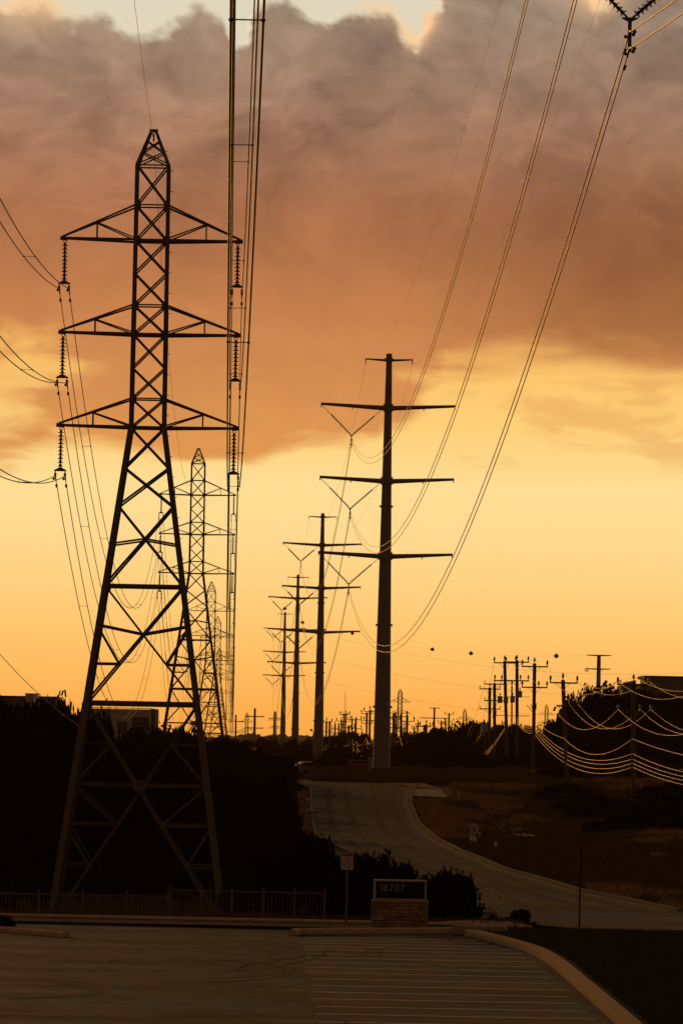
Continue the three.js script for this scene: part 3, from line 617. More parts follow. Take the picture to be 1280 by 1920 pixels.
{
  const names = ['near', 'tallest', 'second', 'third', 'fourth'], g = 'conductors of the steel pole line';
  for (let i = 0; i < 4; i++) for (let l = 0; l < 3; l++) twin(`${LEVEL[l]} twin conductor between the ${names[i]} and ${names[i + 1]} steel poles`, vClamp(i, l), vClamp(i + 1, l), i ? 10 : 10.7, { vertical: 1, gap: 0.23, r: 0.021, n: 70, near: i < 2, far: i < 1, group: g, mat: M.cable });
  for (let l = 0; l < 3; l++) { const a = vClamp(0, l), b = a.clone().add(V(8.2, 6, 380)); twin(`${LEVEL[l]} twin conductor running from the near steel pole over the camera`, a, b, 9, { vertical: 1, gap: 0.23, r: 0.02, n: 60, near: l === 2, group: g, mat: M.cable }); }
  const top = (i, s) => V(s * 2.35, 40.85, 0).applyAxisAngle(UPV, LINE_TURN).add(pBase[i]);
  for (let i = 0; i < 4; i++) for (const s of [-1, 1]) wire('shield_wire', `thin shield wire at the ${s < 0 ? 'left' : 'right'} crossbar end from the ${names[i]} to the ${names[i + 1]} steel pole`, top(i, s), top(i + 1, s), 7, i ? 0.01 : 0.0085, M.cable, 'shield wires', 60);
  // crossing line from the fourth pole to a pole on the right, with marker balls
  const c0 = at(553, 1149, 1814), fp = at(1122, 1228, 1100);
  const want = [[661, 1194], [811, 1220.5], [883, 1232], [1043, 1238]];
  const cross = hang(c0, at(1100, 1228.5, 1100), 4.2, 60);
  solo('shield_wire', tubeAlong(cross, 0.012), M.cable, 'thin crossing wire that carries the marker balls on the right', 'wire', 'shield wires');
  const ballGeo = new THREE.SphereGeometry(0.43, 20, 14);
  const ball = (p, label) => { const b = thing('marker_ball', label, 'marker ball', p, 'dark marker balls on the wires'); part('shell', ballGeo, M.ball, b); part('seam_band', new THREE.TorusGeometry(0.435, 0.02, 6, 20), M.hardware, b); for (const s of [-1, 1]) { const c = part('wire_clamp', new THREE.CylinderGeometry(0.06, 0.06, 0.2, 8).rotateZ(Math.PI / 2), M.hardware, b); c.position.x = s * 0.46; } };
  const names6 = ['marker ball just right of the second steel pole', 'marker ball right of the tallest steel pole, leftmost of two', 'marker ball nearest the tall wood poles on their left', 'marker ball to the right of the tall wood poles'];
  want.forEach(([x], i) => { let best = cross[0]; for (let t = 0; t <= 600; t++) { const k = t / 600, p = c0.clone().lerp(at(1100, 1228.5, 1100), k); p.y -= 4 * 4.2 * k * (1 - k); const q = p.clone().project(camera), X = 640 + q.x * 640; if (Math.abs(X - x) < 1) { best = p; break; } } ball(best, names6[i]); });
  ball(at(534, 1141, 1600), 'marker ball right above the top of the fourth steel pole'); ball(at(567, 1167, 1500), 'marker ball just right of the third steel pole');
  // far pole on the right with two crossbars
  const f = thing('crossbar_pole', 'far steel pole with two crossbars above the right-hand trees', 'steel pole', V(fp.x, groundY(fp.x, 1100), fp.z)), H = fp.y - f.position.y;
  part('shaft', taper(0.62, 0.36, H), M.poleSteelFar, f);
  for (const [y, w] of [[H - 0.12, 2.45], [H - 2.75, 2.35]]) for (const s of [-1, 1]) { const a = part('crossbar', armGeo(w, 0.16, 0.07), M.poleSteelFar, f); a.position.y = y; if (s < 0) a.rotation.y = Math.PI; a.rotation.z = 0.02; }
  part('dead_end', new THREE.TorusGeometry(0.3, 0.09, 6, 12), M.hardware, f).position.set(-2.3, H - 2.9, 0);
  for (let l = 0; l < 3; l++) wire('crossing_wire', `${LEVEL[l]} faint crossing wire from the fourth steel pole toward the right edge`, at(568, 1177 + 44 * l, 1814), at(1300, 1262 + 38 * l, 1500), 5, 0.02, M.cable, 'faint crossing wires');
}

// ---------------------------------------------------------------- wood utility poles and their wires
const pinGeo = mergeGeometries([new THREE.CylinderGeometry(0.03, 0.035, 0.16, 6).translate(0, 0.08, 0), new THREE.CylinderGeometry(0.05, 0.07, 0.14, 8).translate(0, 0.2, 0), new THREE.CylinderGeometry(0.035, 0.05, 0.06, 8).translate(0, 0.3, 0)]);
function woodPole(label, px, pyTop, d, arms, opt = {}) {   // arms: [py, px0, px1, pins at px ...]
  const top = at(px, pyTop, d), gx = opt.basePx ? at(opt.basePx, pyTop + 200, d).x : top.x - (top.y + 1) * 0, gy = groundY(gx, d) - 0.3;
  const p = thing('utility_pole', label, 'utility pole', V(gx, gy, -d), opt.group ?? 'wood utility poles'), H = top.y - gy, r = opt.r ?? 0.17;
  rod('shaft', V(0, 0, 0), V(top.x - gx, H, 0), 1, M.wood, p).scale.set(r * 2, r * 2, H);
  if (opt.pin !== false) { const q = part('top_pin', pinGeo, M.hardware, p); q.position.set(top.x - gx, H, 0); q.scale.setScalar(opt.pinScale ?? 1.5); }
  for (const [py, a, b, ...pins] of arms) {
    const A = at(a, py + (opt.tilt ? 0 : 0), d).sub(p.position), B = at(b, py + (b - a) * 0.019, d).sub(p.position), mid = A.clone().lerp(B, 0.5);
    const arm = part('crossarm', box(A.distanceTo(B), 0.13, 0.1), M.wood, p); arm.position.copy(mid).add(V(0, 0, r * 0.9 + 0.05)); arm.rotation.z = Math.atan2(B.y - A.y, B.x - A.x);
    for (const t of pins) { const q = part('pin_insulator', pinGeo, M.porcelain, arm); q.position.set(at(t, py, d).x - p.position.x - mid.x, 0.06, 0); q.scale.setScalar(opt.pinScale ?? 1); }
    const cx = (top.x - gx) * (mid.y / H); for (const s of [-1, 1]) rod('arm_brace', V(cx + s * 0.62, mid.y, r + 0.08), V(cx, mid.y - 0.62, r + 0.03), 0.035, M.hardware, p);
  }
  for (const [tx, ty, w = 0.5, h = 0.72] of opt.cans ?? []) {
    const c = at(tx, ty, d).sub(p.position), can = part('transformer', new THREE.LatheGeometry([[0.001, -h / 2], [w * 0.46, -h / 2], [w / 2, -h / 2 + 0.04], [w / 2, h / 2 - 0.07], [w * 0.53, h / 2 - 0.06], [w * 0.53, h / 2 - 0.02], [w * 0.3, h / 2 + 0.05], [0.001, h / 2 + 0.06]].map(([x, y]) => new THREE.Vector2(x, y)), 16), M.transformer, p);
    can.position.set(c.x, c.y, r + 0.1); const bu = part('bushing', pinGeo, M.porcelain, can); bu.position.y = h / 2; bu.scale.setScalar(1.2);
  }
  for (const [ax, ay, bx, by, w] of opt.rods ?? []) rod('bracket', at(ax, ay, d).sub(p.position).add(V(0, 0, 0.2)), at(bx, by, d).sub(p.position).add(V(0, 0, 0.2)), w, M.hardware, p);
  return p;
}
woodPole('tall dark wood pole with two crossarms, standing left of the right-hand trees', 1001.5, 1244, 545, [[1249.5, 977, 1026, 978.5, 1025], [1288.5, 977, 1025, 978, 1009, 1024.5]], { basePx: 999, pinScale: 1.7, rods: [[987, 1322, 998, 1335, 0.07], [994, 1320, 998, 1330, 0.06], [1004, 1318, 1004, 1330, 0.09]] });
woodPole('right one of the paired wood poles sharing a long crossarm', 968.5, 1238, 600, [[1241, 945.5, 991, 966, 989.5], [1276, 949, 991, 975, 989.5]], { basePx: 969, pinScale: 1.7, cans: [[973.5, 1302, 0.5, 0.66]], rods: [[970, 1307, 992, 1306.5, 0.05], [930, 1341.5, 992, 1342.5, 0.07]] });
woodPole('left leaning wood pole of the pair, with three transformers', 945.5, 1239, 606, [[1242.5, 925, 968, 926, 948], [1276, 926, 970, 927, 940]], { basePx: 951, pinScale: 1.7, cans: [[936.5, 1312, 0.52, 0.7], [947.5, 1312.5, 0.5, 0.7], [960, 1311.5, 0.5, 0.68]], rods: [[936, 1307, 968, 1307, 0.06]] });
woodPole('wood pole with two crossarms, second left of the transformer pole', 917.5, 1289, 670, [[1291.5, 898, 937.5, 899, 937], [1329, 898, 937.5, 899, 937]], { basePx: 916 });
woodPole('wood pole with two crossarms, immediately left of the transformer pole', 926.5, 1281, 640, [[1282.5, 907.5, 948, 908], [1313.5, 907, 948, 908]], { basePx: 926, rods: [[925, 1330, 924, 1346, 0.16], [929, 1332, 929, 1342, 0.12]] });
woodPole('thin wood pole between the paired wood poles', 959, 1287, 710, [], { basePx: 958, r: 0.1, pinScale: 2 });
woodPole('wood pole leaning in front of the right-hand tree with one high crossarm', 1054.5, 1275, 485, [[1280, 1030, 1082, 1031, 1081], [1323, 1042, 1086, 1067, 1083]], { basePx: 1063, pinScale: 1.7 });
woodPole('dark wood pole in front of the big right-hand tree, carrying the golden cables', 1187, 1277, 420, [[1283, 1156, 1218, 1157, 1215], [1334, 1156, 1221, 1158, 1199, 1219]], { basePx: 1187, pinScale: 1.5 });
woodPole('wood pole just outside the right edge that ends the golden cables', 1400, 1250, 345, [[1257, 1368, 1436, 1369, 1435], [1330, 1368, 1436, 1369, 1435]], { basePx: 1400 });
{ const p = thing('transformer_bank', 'pale transformer can hanging low left of the wood poles', 'transformer', at(907, 1365, 660)); part('tank', new THREE.CylinderGeometry(0.36, 0.34, 0.85, 16), M.transformer, p); part('lid', new THREE.CylinderGeometry(0.28, 0.38, 0.08, 16), M.transformer, p).position.y = 0.46; const b = part('bushing', pinGeo, M.porcelain, p); b.position.y = 0.48; b.scale.setScalar(1.6); const pl = part('support_pole', new THREE.CylinderGeometry(0.1, 0.12, 6, 8), M.wood, p); pl.position.set(0.1, -2.9, -0.5); }
// far poles, [px, top py, arm width px, arms at py offsets]
const farPoles = [[612, 1352, 22, [2, 19]], [618, 1352, 0, []], [628, 1357, 14, [8]], [635, 1356, 18, [11]], [640, 1350, 20, [2]], [644.5, 1338, 18, [2]], [648, 1337, 18, [2, 16]], [653.5, 1360, 24, [4, 17]], [660, 1347, 18, [2]], [667, 1346, 22, [3, 20]], [678, 1372, 12, []], [687.5, 1336, 22, [2, 20]], [693.5, 1331, 24, [3, 20]], [738, 1337, 30, [8, 27]], [742, 1340, 18, [9]], [751.5, 1338, 24, [5, 28]], [763, 1341, 28, [11, 33]], [795, 1359, 24, [3]], [799, 1358, 26, [3]], [827, 1351, 14, [5]], [835, 1353, 12, [5]], [841.5, 1337, 18, [2, 15]], [758, 1362, 12, [4]], [776, 1362, 10, [4]], [783, 1355, 10, [6]]];
const ORDW = ['first', 'second', 'third', 'fourth', 'fifth', 'sixth', 'seventh', 'eighth', 'ninth', 'tenth', 'eleventh', 'twelfth', 'thirteenth', 'fourteenth', 'fifteenth', 'sixteenth', 'seventeenth', 'eighteenth', 'nineteenth', 'twentieth', 'twenty-first', 'twenty-second', 'twenty-third', 'twenty-fourth', 'twenty-fifth'], order = farPoles.map((p) => p[0]).sort((a, b) => a - b);
farPoles.forEach(([px, py, w, offs], i) => {
  const d = w ? Math.min(1500, Math.max(900, (2.44 * F) / Math.max(w, 18))) : 1100;
  woodPole(`${ORDW[order.indexOf(px)]} wood pole from the left in the far cluster at the centre`, px, py, d, offs.map((o) => [py + o, px - w / 2, px + w / 2, px - w / 2 + 1, px + w / 2 - 1]), { group: 'far wood poles clustered at the centre', pinScale: 2.2, r: 0.2, pin: i % 2 === 0 });
});
function distantT(label, px, pyTop, d, bars) {
  const top = at(px, pyTop, d), p = thing('crossbar_pole', label, 'steel pole', V(top.x, groundY(top.x, d), -d)), H = top.y - p.position.y;
  part('shaft', taper(0.5, 0.3, H), M.poleSteelFar, p);
  for (const [py, w] of bars) { const b = part('crossbar', box((w / F) * d, 0.3, 0.3), M.poleSteelFar, p); b.position.y = at(px, py, d).y - p.position.y; }
}
distantT('far T-shaped steel pole above the central treetops', 814, 1327, 2000, [[1327.5, 19], [1346.5, 54]]);
distantT('far cross-armed pole between the lattice row and the steel poles', 478, 1328, 1700, [[1343.5, 36], [1365, 34]]);
distantT('faint far cross-armed pole beside the lattice conductors', 442.5, 1340, 2300, [[1352.5, 32], [1372.5, 34]]);
distantT('faint far pole left of the steel pole row', 515.5, 1334, 2600, [[1347, 24], [1362, 14]]);
{
  const m = thing('antenna_mast', 'thin red-tinted antenna mast far behind the pole cluster', 'antenna mast', at(645, 1390, 2400)), H = (96 / F) * 2400;
  for (let k = 0; k < 3; k++) { const a = (k / 3) * 6.283; rod('mast_leg', V(Math.cos(a) * 0.28, -2, Math.sin(a) * 0.28), V(Math.cos(a) * 0.28, H * 0.86, Math.sin(a) * 0.28), 0.09, M.towerSteel, m); }
  for (let y = 0; y < H * 0.86; y += 0.9) rod('mast_rung', V(-0.3, y, 0.1), V(0.3, y + 0.7, -0.1), 0.05, M.towerSteel, m);
  rod('whip', V(0, H * 0.86, 0), V(0, H, 0), 0.12, M.towerSteel, m);
  const l = thing('street_lamp', 'small far street lamp between the steel poles', 'street lamp', at(587, 1392, 900)); rod('post', V(0, -2, 0), V(0, 1.5, 0), 0.12, M.hardware, l); rod('lamp_arm', V(0, 1.45, 0), V(-0.3, 1.9, 0), 0.08, M.hardware, l); part('lamp_head', new THREE.SphereGeometry(0.22, 12, 8).scale(1.1, 0.75, 1), M.hardware, l).position.set(-0.34, 1.95, 0);
}
// wires of the wood pole line
{
  const G = 'wires on the wood pole line', cab = (label, a, b, sag, r = 0.012) => wire('overhead_wire', label, at(...a), at(...b), sag, r, M.cable, G, 36);
  const comm = [[1360, 1409, 1413, 1448], [1366, 1416, 1423, 1455], [1371, 1424, 1431, 1461], [1377, 1432, 1438, 1470]], pos4 = ['topmost', 'second', 'third', 'lowest'];
  const low = [1427, 1434, 1442.5, 1451.5];
  comm.forEach(([ya, yg, yh, yr], i) => {
    // sag in metres that brings the lowest point to its height
    const mid = (yg + yh) / 2, sg = ((low[i] - mid - 1) / F) * 450;
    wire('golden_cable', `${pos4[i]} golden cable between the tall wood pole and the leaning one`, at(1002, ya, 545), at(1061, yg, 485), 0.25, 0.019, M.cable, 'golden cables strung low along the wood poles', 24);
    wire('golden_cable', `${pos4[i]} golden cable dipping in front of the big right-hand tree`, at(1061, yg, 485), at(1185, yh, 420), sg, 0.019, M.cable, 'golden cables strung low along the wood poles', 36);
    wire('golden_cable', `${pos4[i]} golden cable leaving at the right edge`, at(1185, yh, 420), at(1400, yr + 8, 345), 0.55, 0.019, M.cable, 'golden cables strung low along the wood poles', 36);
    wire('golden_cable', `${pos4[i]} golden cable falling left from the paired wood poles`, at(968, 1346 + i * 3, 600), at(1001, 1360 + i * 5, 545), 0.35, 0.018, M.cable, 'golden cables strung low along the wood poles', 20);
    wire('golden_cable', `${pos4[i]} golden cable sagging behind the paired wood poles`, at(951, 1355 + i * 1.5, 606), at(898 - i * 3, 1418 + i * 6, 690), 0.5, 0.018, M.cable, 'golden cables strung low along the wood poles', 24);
  });
  cab('single cable above the golden ones, left span at the big tree', [1002, 1352, 545], [1056, 1384, 485], 0.2, 0.016);
  cab('single cable above the golden ones, dipping at the big tree', [1056, 1384, 485], [1184, 1385, 420], 1.28, 0.018);
  cab('single cable above the golden ones, leaving at the right edge', [1184, 1385, 420], [1400, 1432, 345], 0.35, 0.018);
  [[1047, 1340, 1158], [1067, 1320, 1199], [1083, 1319, 1219]].forEach(([x, y, hx], i) => {
    const w = ['left', 'middle', 'right'][i];
    cab(`${w} wire dipping to the lower crossarm of the dark wood pole`, [x, y, 485], [hx, 1329.5, 420], [1.4, 1.78, 1.8][i], 0.017);
    cab(`${w} wire leaving the lower crossarm of the dark wood pole rightward`, [hx, 1329.5, 420], [1369 + i * 33, 1331, 345], [1.75, 1.7, 1.65][i], 0.017);
  });
  [[1031, 1280, 1157], [1081, 1280, 1215], [1054.5, 1264, 1187]].forEach(([x, y, hx], i) => {
    const w = ['left', 'right', 'centre'][i];
    cab(`${w} upper wire between the leaning pole and the dark wood pole`, [x, y - 3, 485], [hx, i === 2 ? 1268 : 1277, 420], i === 2 ? 1.1 : 1.1, 0.012);
    cab(`${w} upper wire leaving the dark wood pole at the right edge`, [hx, i === 2 ? 1268 : 1277, 420], [[1369, 1435, 1400][i], 1250, 345], i === 2 ? 1.3 : 1.65, 0.015);
    cab(`${w} upper wire between the tall wood pole and the leaning pole`, [[978.5, 1025, 1001.5][i], i === 2 ? 1232 : 1246, 545], [x, y - 3, 485], 0.9, 0.009);
    cab(`${w} upper wire between the paired poles and the tall wood pole`, [[948, 989.5, 968.5][i], i === 2 ? 1229 : 1238, 600], [[978.5, 1025, 1001.5][i], i === 2 ? 1232 : 1246, 545], 0.5, 0.009);
  });
  [[926, 1238], [948, 1238], [908, 1280], [937, 1288]].forEach(([x, y], i) => cab(`${pos4[i]} of the thin wires falling left from the paired wood poles`, [x, y, 606], [[884, 878, 862, 874][i], 1385 + i * 6, 760], [2.6, 2.6, 1.4, 1.6][i], 0.013));
  // long slack wires in front of the central trees
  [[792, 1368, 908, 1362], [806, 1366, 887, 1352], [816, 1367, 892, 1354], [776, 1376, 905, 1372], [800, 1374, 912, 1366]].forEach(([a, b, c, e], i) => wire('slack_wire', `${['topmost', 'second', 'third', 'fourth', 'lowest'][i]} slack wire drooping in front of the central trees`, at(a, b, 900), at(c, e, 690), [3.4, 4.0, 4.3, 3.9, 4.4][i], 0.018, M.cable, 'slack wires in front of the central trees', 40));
  // golden cables of the far cluster
  const chain = [[601, 1404, 1000], [612, 1396, 1020], [630, 1394, 1040], [646, 1396, 1060], [660, 1386, 1050], [667, 1390, 1040], [686, 1383, 1000], [697, 1391, 960], [736, 1374, 930], [750, 1384, 920], [764, 1404, 860], [772, 1426, 800]];
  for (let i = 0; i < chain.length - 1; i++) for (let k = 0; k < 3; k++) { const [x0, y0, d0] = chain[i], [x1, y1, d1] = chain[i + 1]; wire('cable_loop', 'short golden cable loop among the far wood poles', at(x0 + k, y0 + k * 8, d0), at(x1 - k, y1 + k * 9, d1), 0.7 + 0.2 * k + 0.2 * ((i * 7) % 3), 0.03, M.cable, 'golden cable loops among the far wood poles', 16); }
  // two lone cables on the left
  wire('drop_cable', 'lone pale cable curving down from the left edge to the near tower', at(-120, 1070, 215), at(150, 1362, 232), 0.55, 0.013, M.cable, 'lone cables at the left', 40);
  wire('drop_cable', 'lone pale cable looping low inside the nearest lattice tower', at(163, 1373, 330), at(374, 1322, 470), 3.6, 0.02, M.cable, 'lone cables at the left', 40);
}
// ---------------------------------------------------------------- trees and shrubs
function crownGeo(seed, n, clumps, leaf, low, spread = 1) {
  seedState = seed; const pos = [], nor = [], idx = [], cs = [];
  for (let c = 0; c < clumps; c++) { const a = rr(0, 6.283), h = low + (1 - low) * Math.pow(rnd(), 0.8), wide = Math.sqrt(Math.max(0.05, 1 - Math.pow((h - low - 0.36 * (1 - low)) / (0.72 * (1 - low)), 2))) * spread, q = Math.sqrt(rnd()) * 0.78 * wide; cs.push([Math.cos(a) * q, h * 0.88, Math.sin(a) * q, rr(0.2, 0.36)]); }
  const p = V(0, 0, 0), u = V(0, 0, 0), w = V(0, 0, 0);
  for (let i = 0; i < n; i++) {
    const c = cs[i % clumps], a = rr(0, 6.283), z = rr(-1, 1), s = Math.sqrt(1 - z * z), r = c[3] * Math.pow(rnd(), 0.42);
    p.set(c[0] + Math.cos(a) * s * r, Math.max(0.01, c[1] + z * r * 0.62), c[2] + Math.sin(a) * s * r);
    if (rnd() < (low > 0 ? 0.07 : 0.16)) { p.y += rr(0, low > 0 ? 0.07 : 0.15); p.x *= rr(1, 1.15); p.z *= rr(1, 1.15); }
    u.set(rr(-1, 1), rr(-1, 1), rr(-1, 1)).normalize(); w.set(rr(-1, 1), rr(-1, 1), rr(-1, 1)).cross(u).normalize(); const L = leaf * rr(0.6, 1.4), k = idx.length / 6 * 4;
    const b = pos.length / 3, nn = V(0, 0, 0).crossVectors(u, w);
    for (const [s1, s2] of [[-0.5, 0], [0, 0.28], [0.5, 0], [0, -0.28]]) { pos.push(p.x + u.x * L * s1 + w.x * L * s2, p.y + u.y * L * s1 + w.y * L * s2, p.z + u.z * L * s1 + w.z * L * s2); nor.push(nn.x, nn.y, nn.z); }
    idx.push(b, b + 1, b + 2, b, b + 2, b + 3);
  }
  const ys = pos.filter((_, i) => i % 3 === 1).sort((a, b) => a - b), top = ys[Math.floor(ys.length * 0.997)], rs = []; for (let i = 0; i < pos.length; i += 3) rs.push(Math.hypot(pos[i], pos[i + 2])); rs.sort((a, b) => a - b);
  const k1 = 1 / rs[Math.floor(rs.length * 0.985)], k2 = 1 / top; for (let i = 0; i < pos.length; i += 3) { pos[i] *= k1; pos[i + 1] *= k2; pos[i + 2] *= k1; } for (const c of cs) { c[0] *= k1; c[1] *= k2; c[2] *= k1; }
  const g = new THREE.BufferGeometry(); g.setAttribute('position', new THREE.Float32BufferAttribute(pos, 3)); g.setAttribute('normal', new THREE.Float32BufferAttribute(nor, 3)); g.setIndex(idx); return { g, cs };
}
const crowns = [1, 2, 3, 4].map((k) => crownGeo(k * 77, 5200, 26, 0.1, 0.2)), shrubs = [5, 6, 7].map((k) => crownGeo(k * 91, 4200, 22, 0.11, 0.0));
seedState = 999;
const trunkGeos = crowns.map(({ cs }) => mergeGeometries([new THREE.CylinderGeometry(0.035, 0.06, 0.45, 8).translate(0, 0.22, 0), ...cs.slice(0, 7).map((c) => tubeAlong([V(0, 0.34, 0), V(c[0] * 0.45, 0.34 + (c[1] - 0.34) * 0.6, c[2] * 0.45), V(c[0], c[1], c[2])], 0.014, 5))].map((g) => { g.deleteAttribute('uv'); return g; })));
const stemGeo = mergeGeometries([0, 1, 2, 3, 4].map((k) => tubeAlong([V(0, -0.03, 0), V(Math.cos(k * 1.3) * 0.2, 0.3, Math.sin(k * 1.3) * 0.2), V(Math.cos(k * 1.3) * 0.36, 0.62, Math.sin(k * 1.3) * 0.36)], 0.014, 5)));
function plant(kind, label, px, pyTop, d, wPx, group, sink = 0) {
  const top = at(px, pyTop, d), y0 = groundY(top.x, d) - 0.15 - sink, H = Math.max(0.4, top.y - y0), W = ((wPx / F) * d) / 2, k = Math.floor(rnd() * 12);
  const t = thing(kind === 'tree' ? 'tree' : 'shrub', label, kind === 'tree' ? 'tree' : 'shrub', V(top.x, y0, -d), group);
  const turn = rr(0, 6.283), mat = k % 2 ? M.leaf : M.leafB;
  if (kind === 'tree') { const v = k % 4, a = part('crown', crowns[v].g, mat, t), b = part('trunk', trunkGeos[v], M.bark, t); for (const o of [a, b]) { o.scale.set(W, H, W); o.rotation.y = turn; } }
  else { const v = k % 3, a = part('foliage', shrubs[v].g, mat, t), b = part('stems', stemGeo, M.bark, t); for (const o of [a, b]) { o.scale.set(W, H, W); o.rotation.y = turn; } }
  return t;
}
const leftTrees = [[-30, 1324, 330, 170], [28, 1322, 350, 150], [84, 1322, 340, 120], [126, 1318, 330, 100], [170, 1332, 345, 90], [60, 1335, 300, 190], [-10, 1360, 270, 210], [130, 1362, 290, 170], [205, 1370, 390, 120], [262, 1368, 400, 110], [312, 1366, 420, 90], [200, 1400, 300, 180], [356, 1372, 430, 100], [404, 1388, 470, 110], [300, 1410, 340, 170], [440, 1396, 480, 90], [480, 1404, 470, 100], [516, 1420, 460, 90], [400, 1425, 390, 160], [470, 1432, 410, 150]];
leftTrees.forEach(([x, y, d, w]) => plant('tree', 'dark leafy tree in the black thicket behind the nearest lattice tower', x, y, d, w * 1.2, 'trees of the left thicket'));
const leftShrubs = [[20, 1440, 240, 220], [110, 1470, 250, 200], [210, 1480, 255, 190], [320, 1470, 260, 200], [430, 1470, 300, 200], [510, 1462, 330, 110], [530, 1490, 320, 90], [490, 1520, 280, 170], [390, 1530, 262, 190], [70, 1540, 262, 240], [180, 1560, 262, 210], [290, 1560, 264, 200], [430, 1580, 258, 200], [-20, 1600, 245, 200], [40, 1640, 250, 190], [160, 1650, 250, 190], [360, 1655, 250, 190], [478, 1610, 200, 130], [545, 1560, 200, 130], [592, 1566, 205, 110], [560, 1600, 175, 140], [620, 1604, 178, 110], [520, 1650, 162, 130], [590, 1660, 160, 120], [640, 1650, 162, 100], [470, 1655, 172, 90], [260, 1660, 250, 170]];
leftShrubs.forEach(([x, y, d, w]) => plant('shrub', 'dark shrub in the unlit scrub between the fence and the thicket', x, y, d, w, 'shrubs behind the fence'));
[[668, 1604, 168, 120, 'feathery dark shrub right behind the no-parking sign'], [712, 1602, 166, 90, 'feathery dark shrub with a raised tip left of the monument sign'], [752, 1622, 162, 130, 'dark shrub standing behind the monument sign'], [690, 1636, 154, 130, 'low dark shrub between the sign post and the monument sign'], [818, 1642, 158, 110, 'dark shrub just right of the monument sign'], [852, 1632, 160, 90, 'loose twiggy shrub left of the handrails'], [880, 1664, 155, 90, 'low dark shrub at the foot of the handrails'], [972, 1706, 158, 76, 'small grassy shrub just right of the handrails'], [785, 1668, 152, 120, 'broad low shrub behind the monument sign base'], [836, 1678, 151, 110, 'broad low shrub right of the monument sign base'], [730, 1655, 150, 120, 'low shrub touching the back of the monument sign'], [8, 1716, 141, 60, 'dark shrub in the planter at the left edge']].forEach(([x, y, d, w, l]) => plant('shrub', l, x, y, d, w, 'shrubs by the monument sign'));
const rightTrees = [[1090, 1294, 560, 110, 'leafy tree with open branches at the left of the big right-hand trees'], [1066, 1330, 565, 70, 'small tree at the left edge of the right-hand trees'], [1140, 1290, 560, 130, 'tall dark tree below the lit roof edges'], [1190, 1296, 555, 130, 'dark tree behind the wood pole with golden cables'], [1240, 1302, 560, 130, 'dark tree in front of the right-hand building'], [1290, 1308, 550, 140, 'dark tree cut by the right edge'], [1110, 1370, 540, 130, 'lower dark tree under the dipping wires'], [1170, 1390, 535, 130, 'lower dark tree behind the golden cables'], [1250, 1390, 530, 150, 'lower dark tree at the right edge'], [1040, 1352, 600, 70, 'small dark tree between the tall and the leaning wood poles']];
rightTrees.forEach(([x, y, d, w, l]) => plant('tree', l, x, y, d, w, 'trees on the right'));
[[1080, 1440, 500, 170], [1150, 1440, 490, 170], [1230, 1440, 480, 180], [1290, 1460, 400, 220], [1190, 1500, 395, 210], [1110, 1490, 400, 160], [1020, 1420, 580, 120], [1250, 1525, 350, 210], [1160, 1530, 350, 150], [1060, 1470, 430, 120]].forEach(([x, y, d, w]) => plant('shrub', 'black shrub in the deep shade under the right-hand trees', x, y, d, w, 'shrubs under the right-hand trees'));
const midTrees = [[800, 1374, 760, 70], [832, 1366, 740, 90], [862, 1357, 720, 90], [893, 1354, 715, 80], [925, 1360, 740, 80], [955, 1358, 720, 70], [985, 1362, 690, 70], [1015, 1366, 640, 60], [620, 1378, 1150, 60], [650, 1372, 1200, 60], [680, 1376, 1150, 60], [735, 1374, 1100, 60], [768, 1374, 1000, 70], [450, 1388, 900, 80], [500, 1384, 1000, 80], [545, 1388, 1050, 60], [580, 1388, 1000, 60], [570, 1398, 800, 50], [630, 1398, 820, 70], [690, 1400, 800, 70], [760, 1396, 780, 70], [330, 1372, 900, 70], [370, 1378, 900, 70], [415, 1384, 1000, 70]];
midTrees.forEach(([x, y, d, w]) => plant('tree', 'dark tree in the far tree line below the pole cluster', x, y, d, w, 'trees of the far tree line'));
[[600, 1425, 640, 70], [640, 1422, 650, 80], [770, 1420, 630, 80], [830, 1412, 620, 110], [900, 1412, 620, 110], [960, 1416, 600, 90], [690, 1420, 660, 70]].forEach(([x, y, d, w]) => plant('shrub', 'dark shrub at the far end of the road behind the grass mound', x, y, d, w, 'shrubs beyond the road'));

// ---------------------------------------------------------------- metal fence
function fence(label, x0, x1, y0, h, d, posts) {
  const f = thing('metal_fence', label, 'fence', V(x0, y0, -d), 'metal picket fence'), L = x1 - x0;
  const pk = box(0.016, h - 0.14, 0.016), n = Math.round(L / 0.098);
  for (const y of [h - 0.035, 0.1]) { const r = part('rail', box(L, 0.035, 0.03), M.fence, f); r.position.set(L / 2, y, 0); }
  for (let i = 1; i < n; i++) part('picket', pk, M.fence, f).position.set((i * L) / n, 0.1 + (h - 0.14) / 2, 0);
  for (const t of posts) { const p = part('post', box(0.05, h + 0.1, 0.05), M.fence, f); p.position.set(t, (h + 0.1) / 2 - 0.05, 0); part('post_cap', new THREE.ConeGeometry(0.045, 0.05, 4).rotateY(Math.PI / 4), M.fence, p).position.y = (h + 0.1) / 2 + 0.025; }
  return f;
}
{
  const D = 148, X = (px) => ((px - 640) / F) * D, yb = at(170, 1732, D).y, yb2 = at(480, 1729, D).y;
  fence('lower left run of the dark metal picket fence', X(-80), X(332), yb, 0.78, D, [-80, 4, 88, 170, 252, 330].map((p) => X(p) - X(-80)));
  fence('raised right run of the dark metal picket fence', X(333), X(623), yb2, 0.82, D, [334, 391, 449, 508, 566, 622].map((p) => X(p) - X(333)));
}
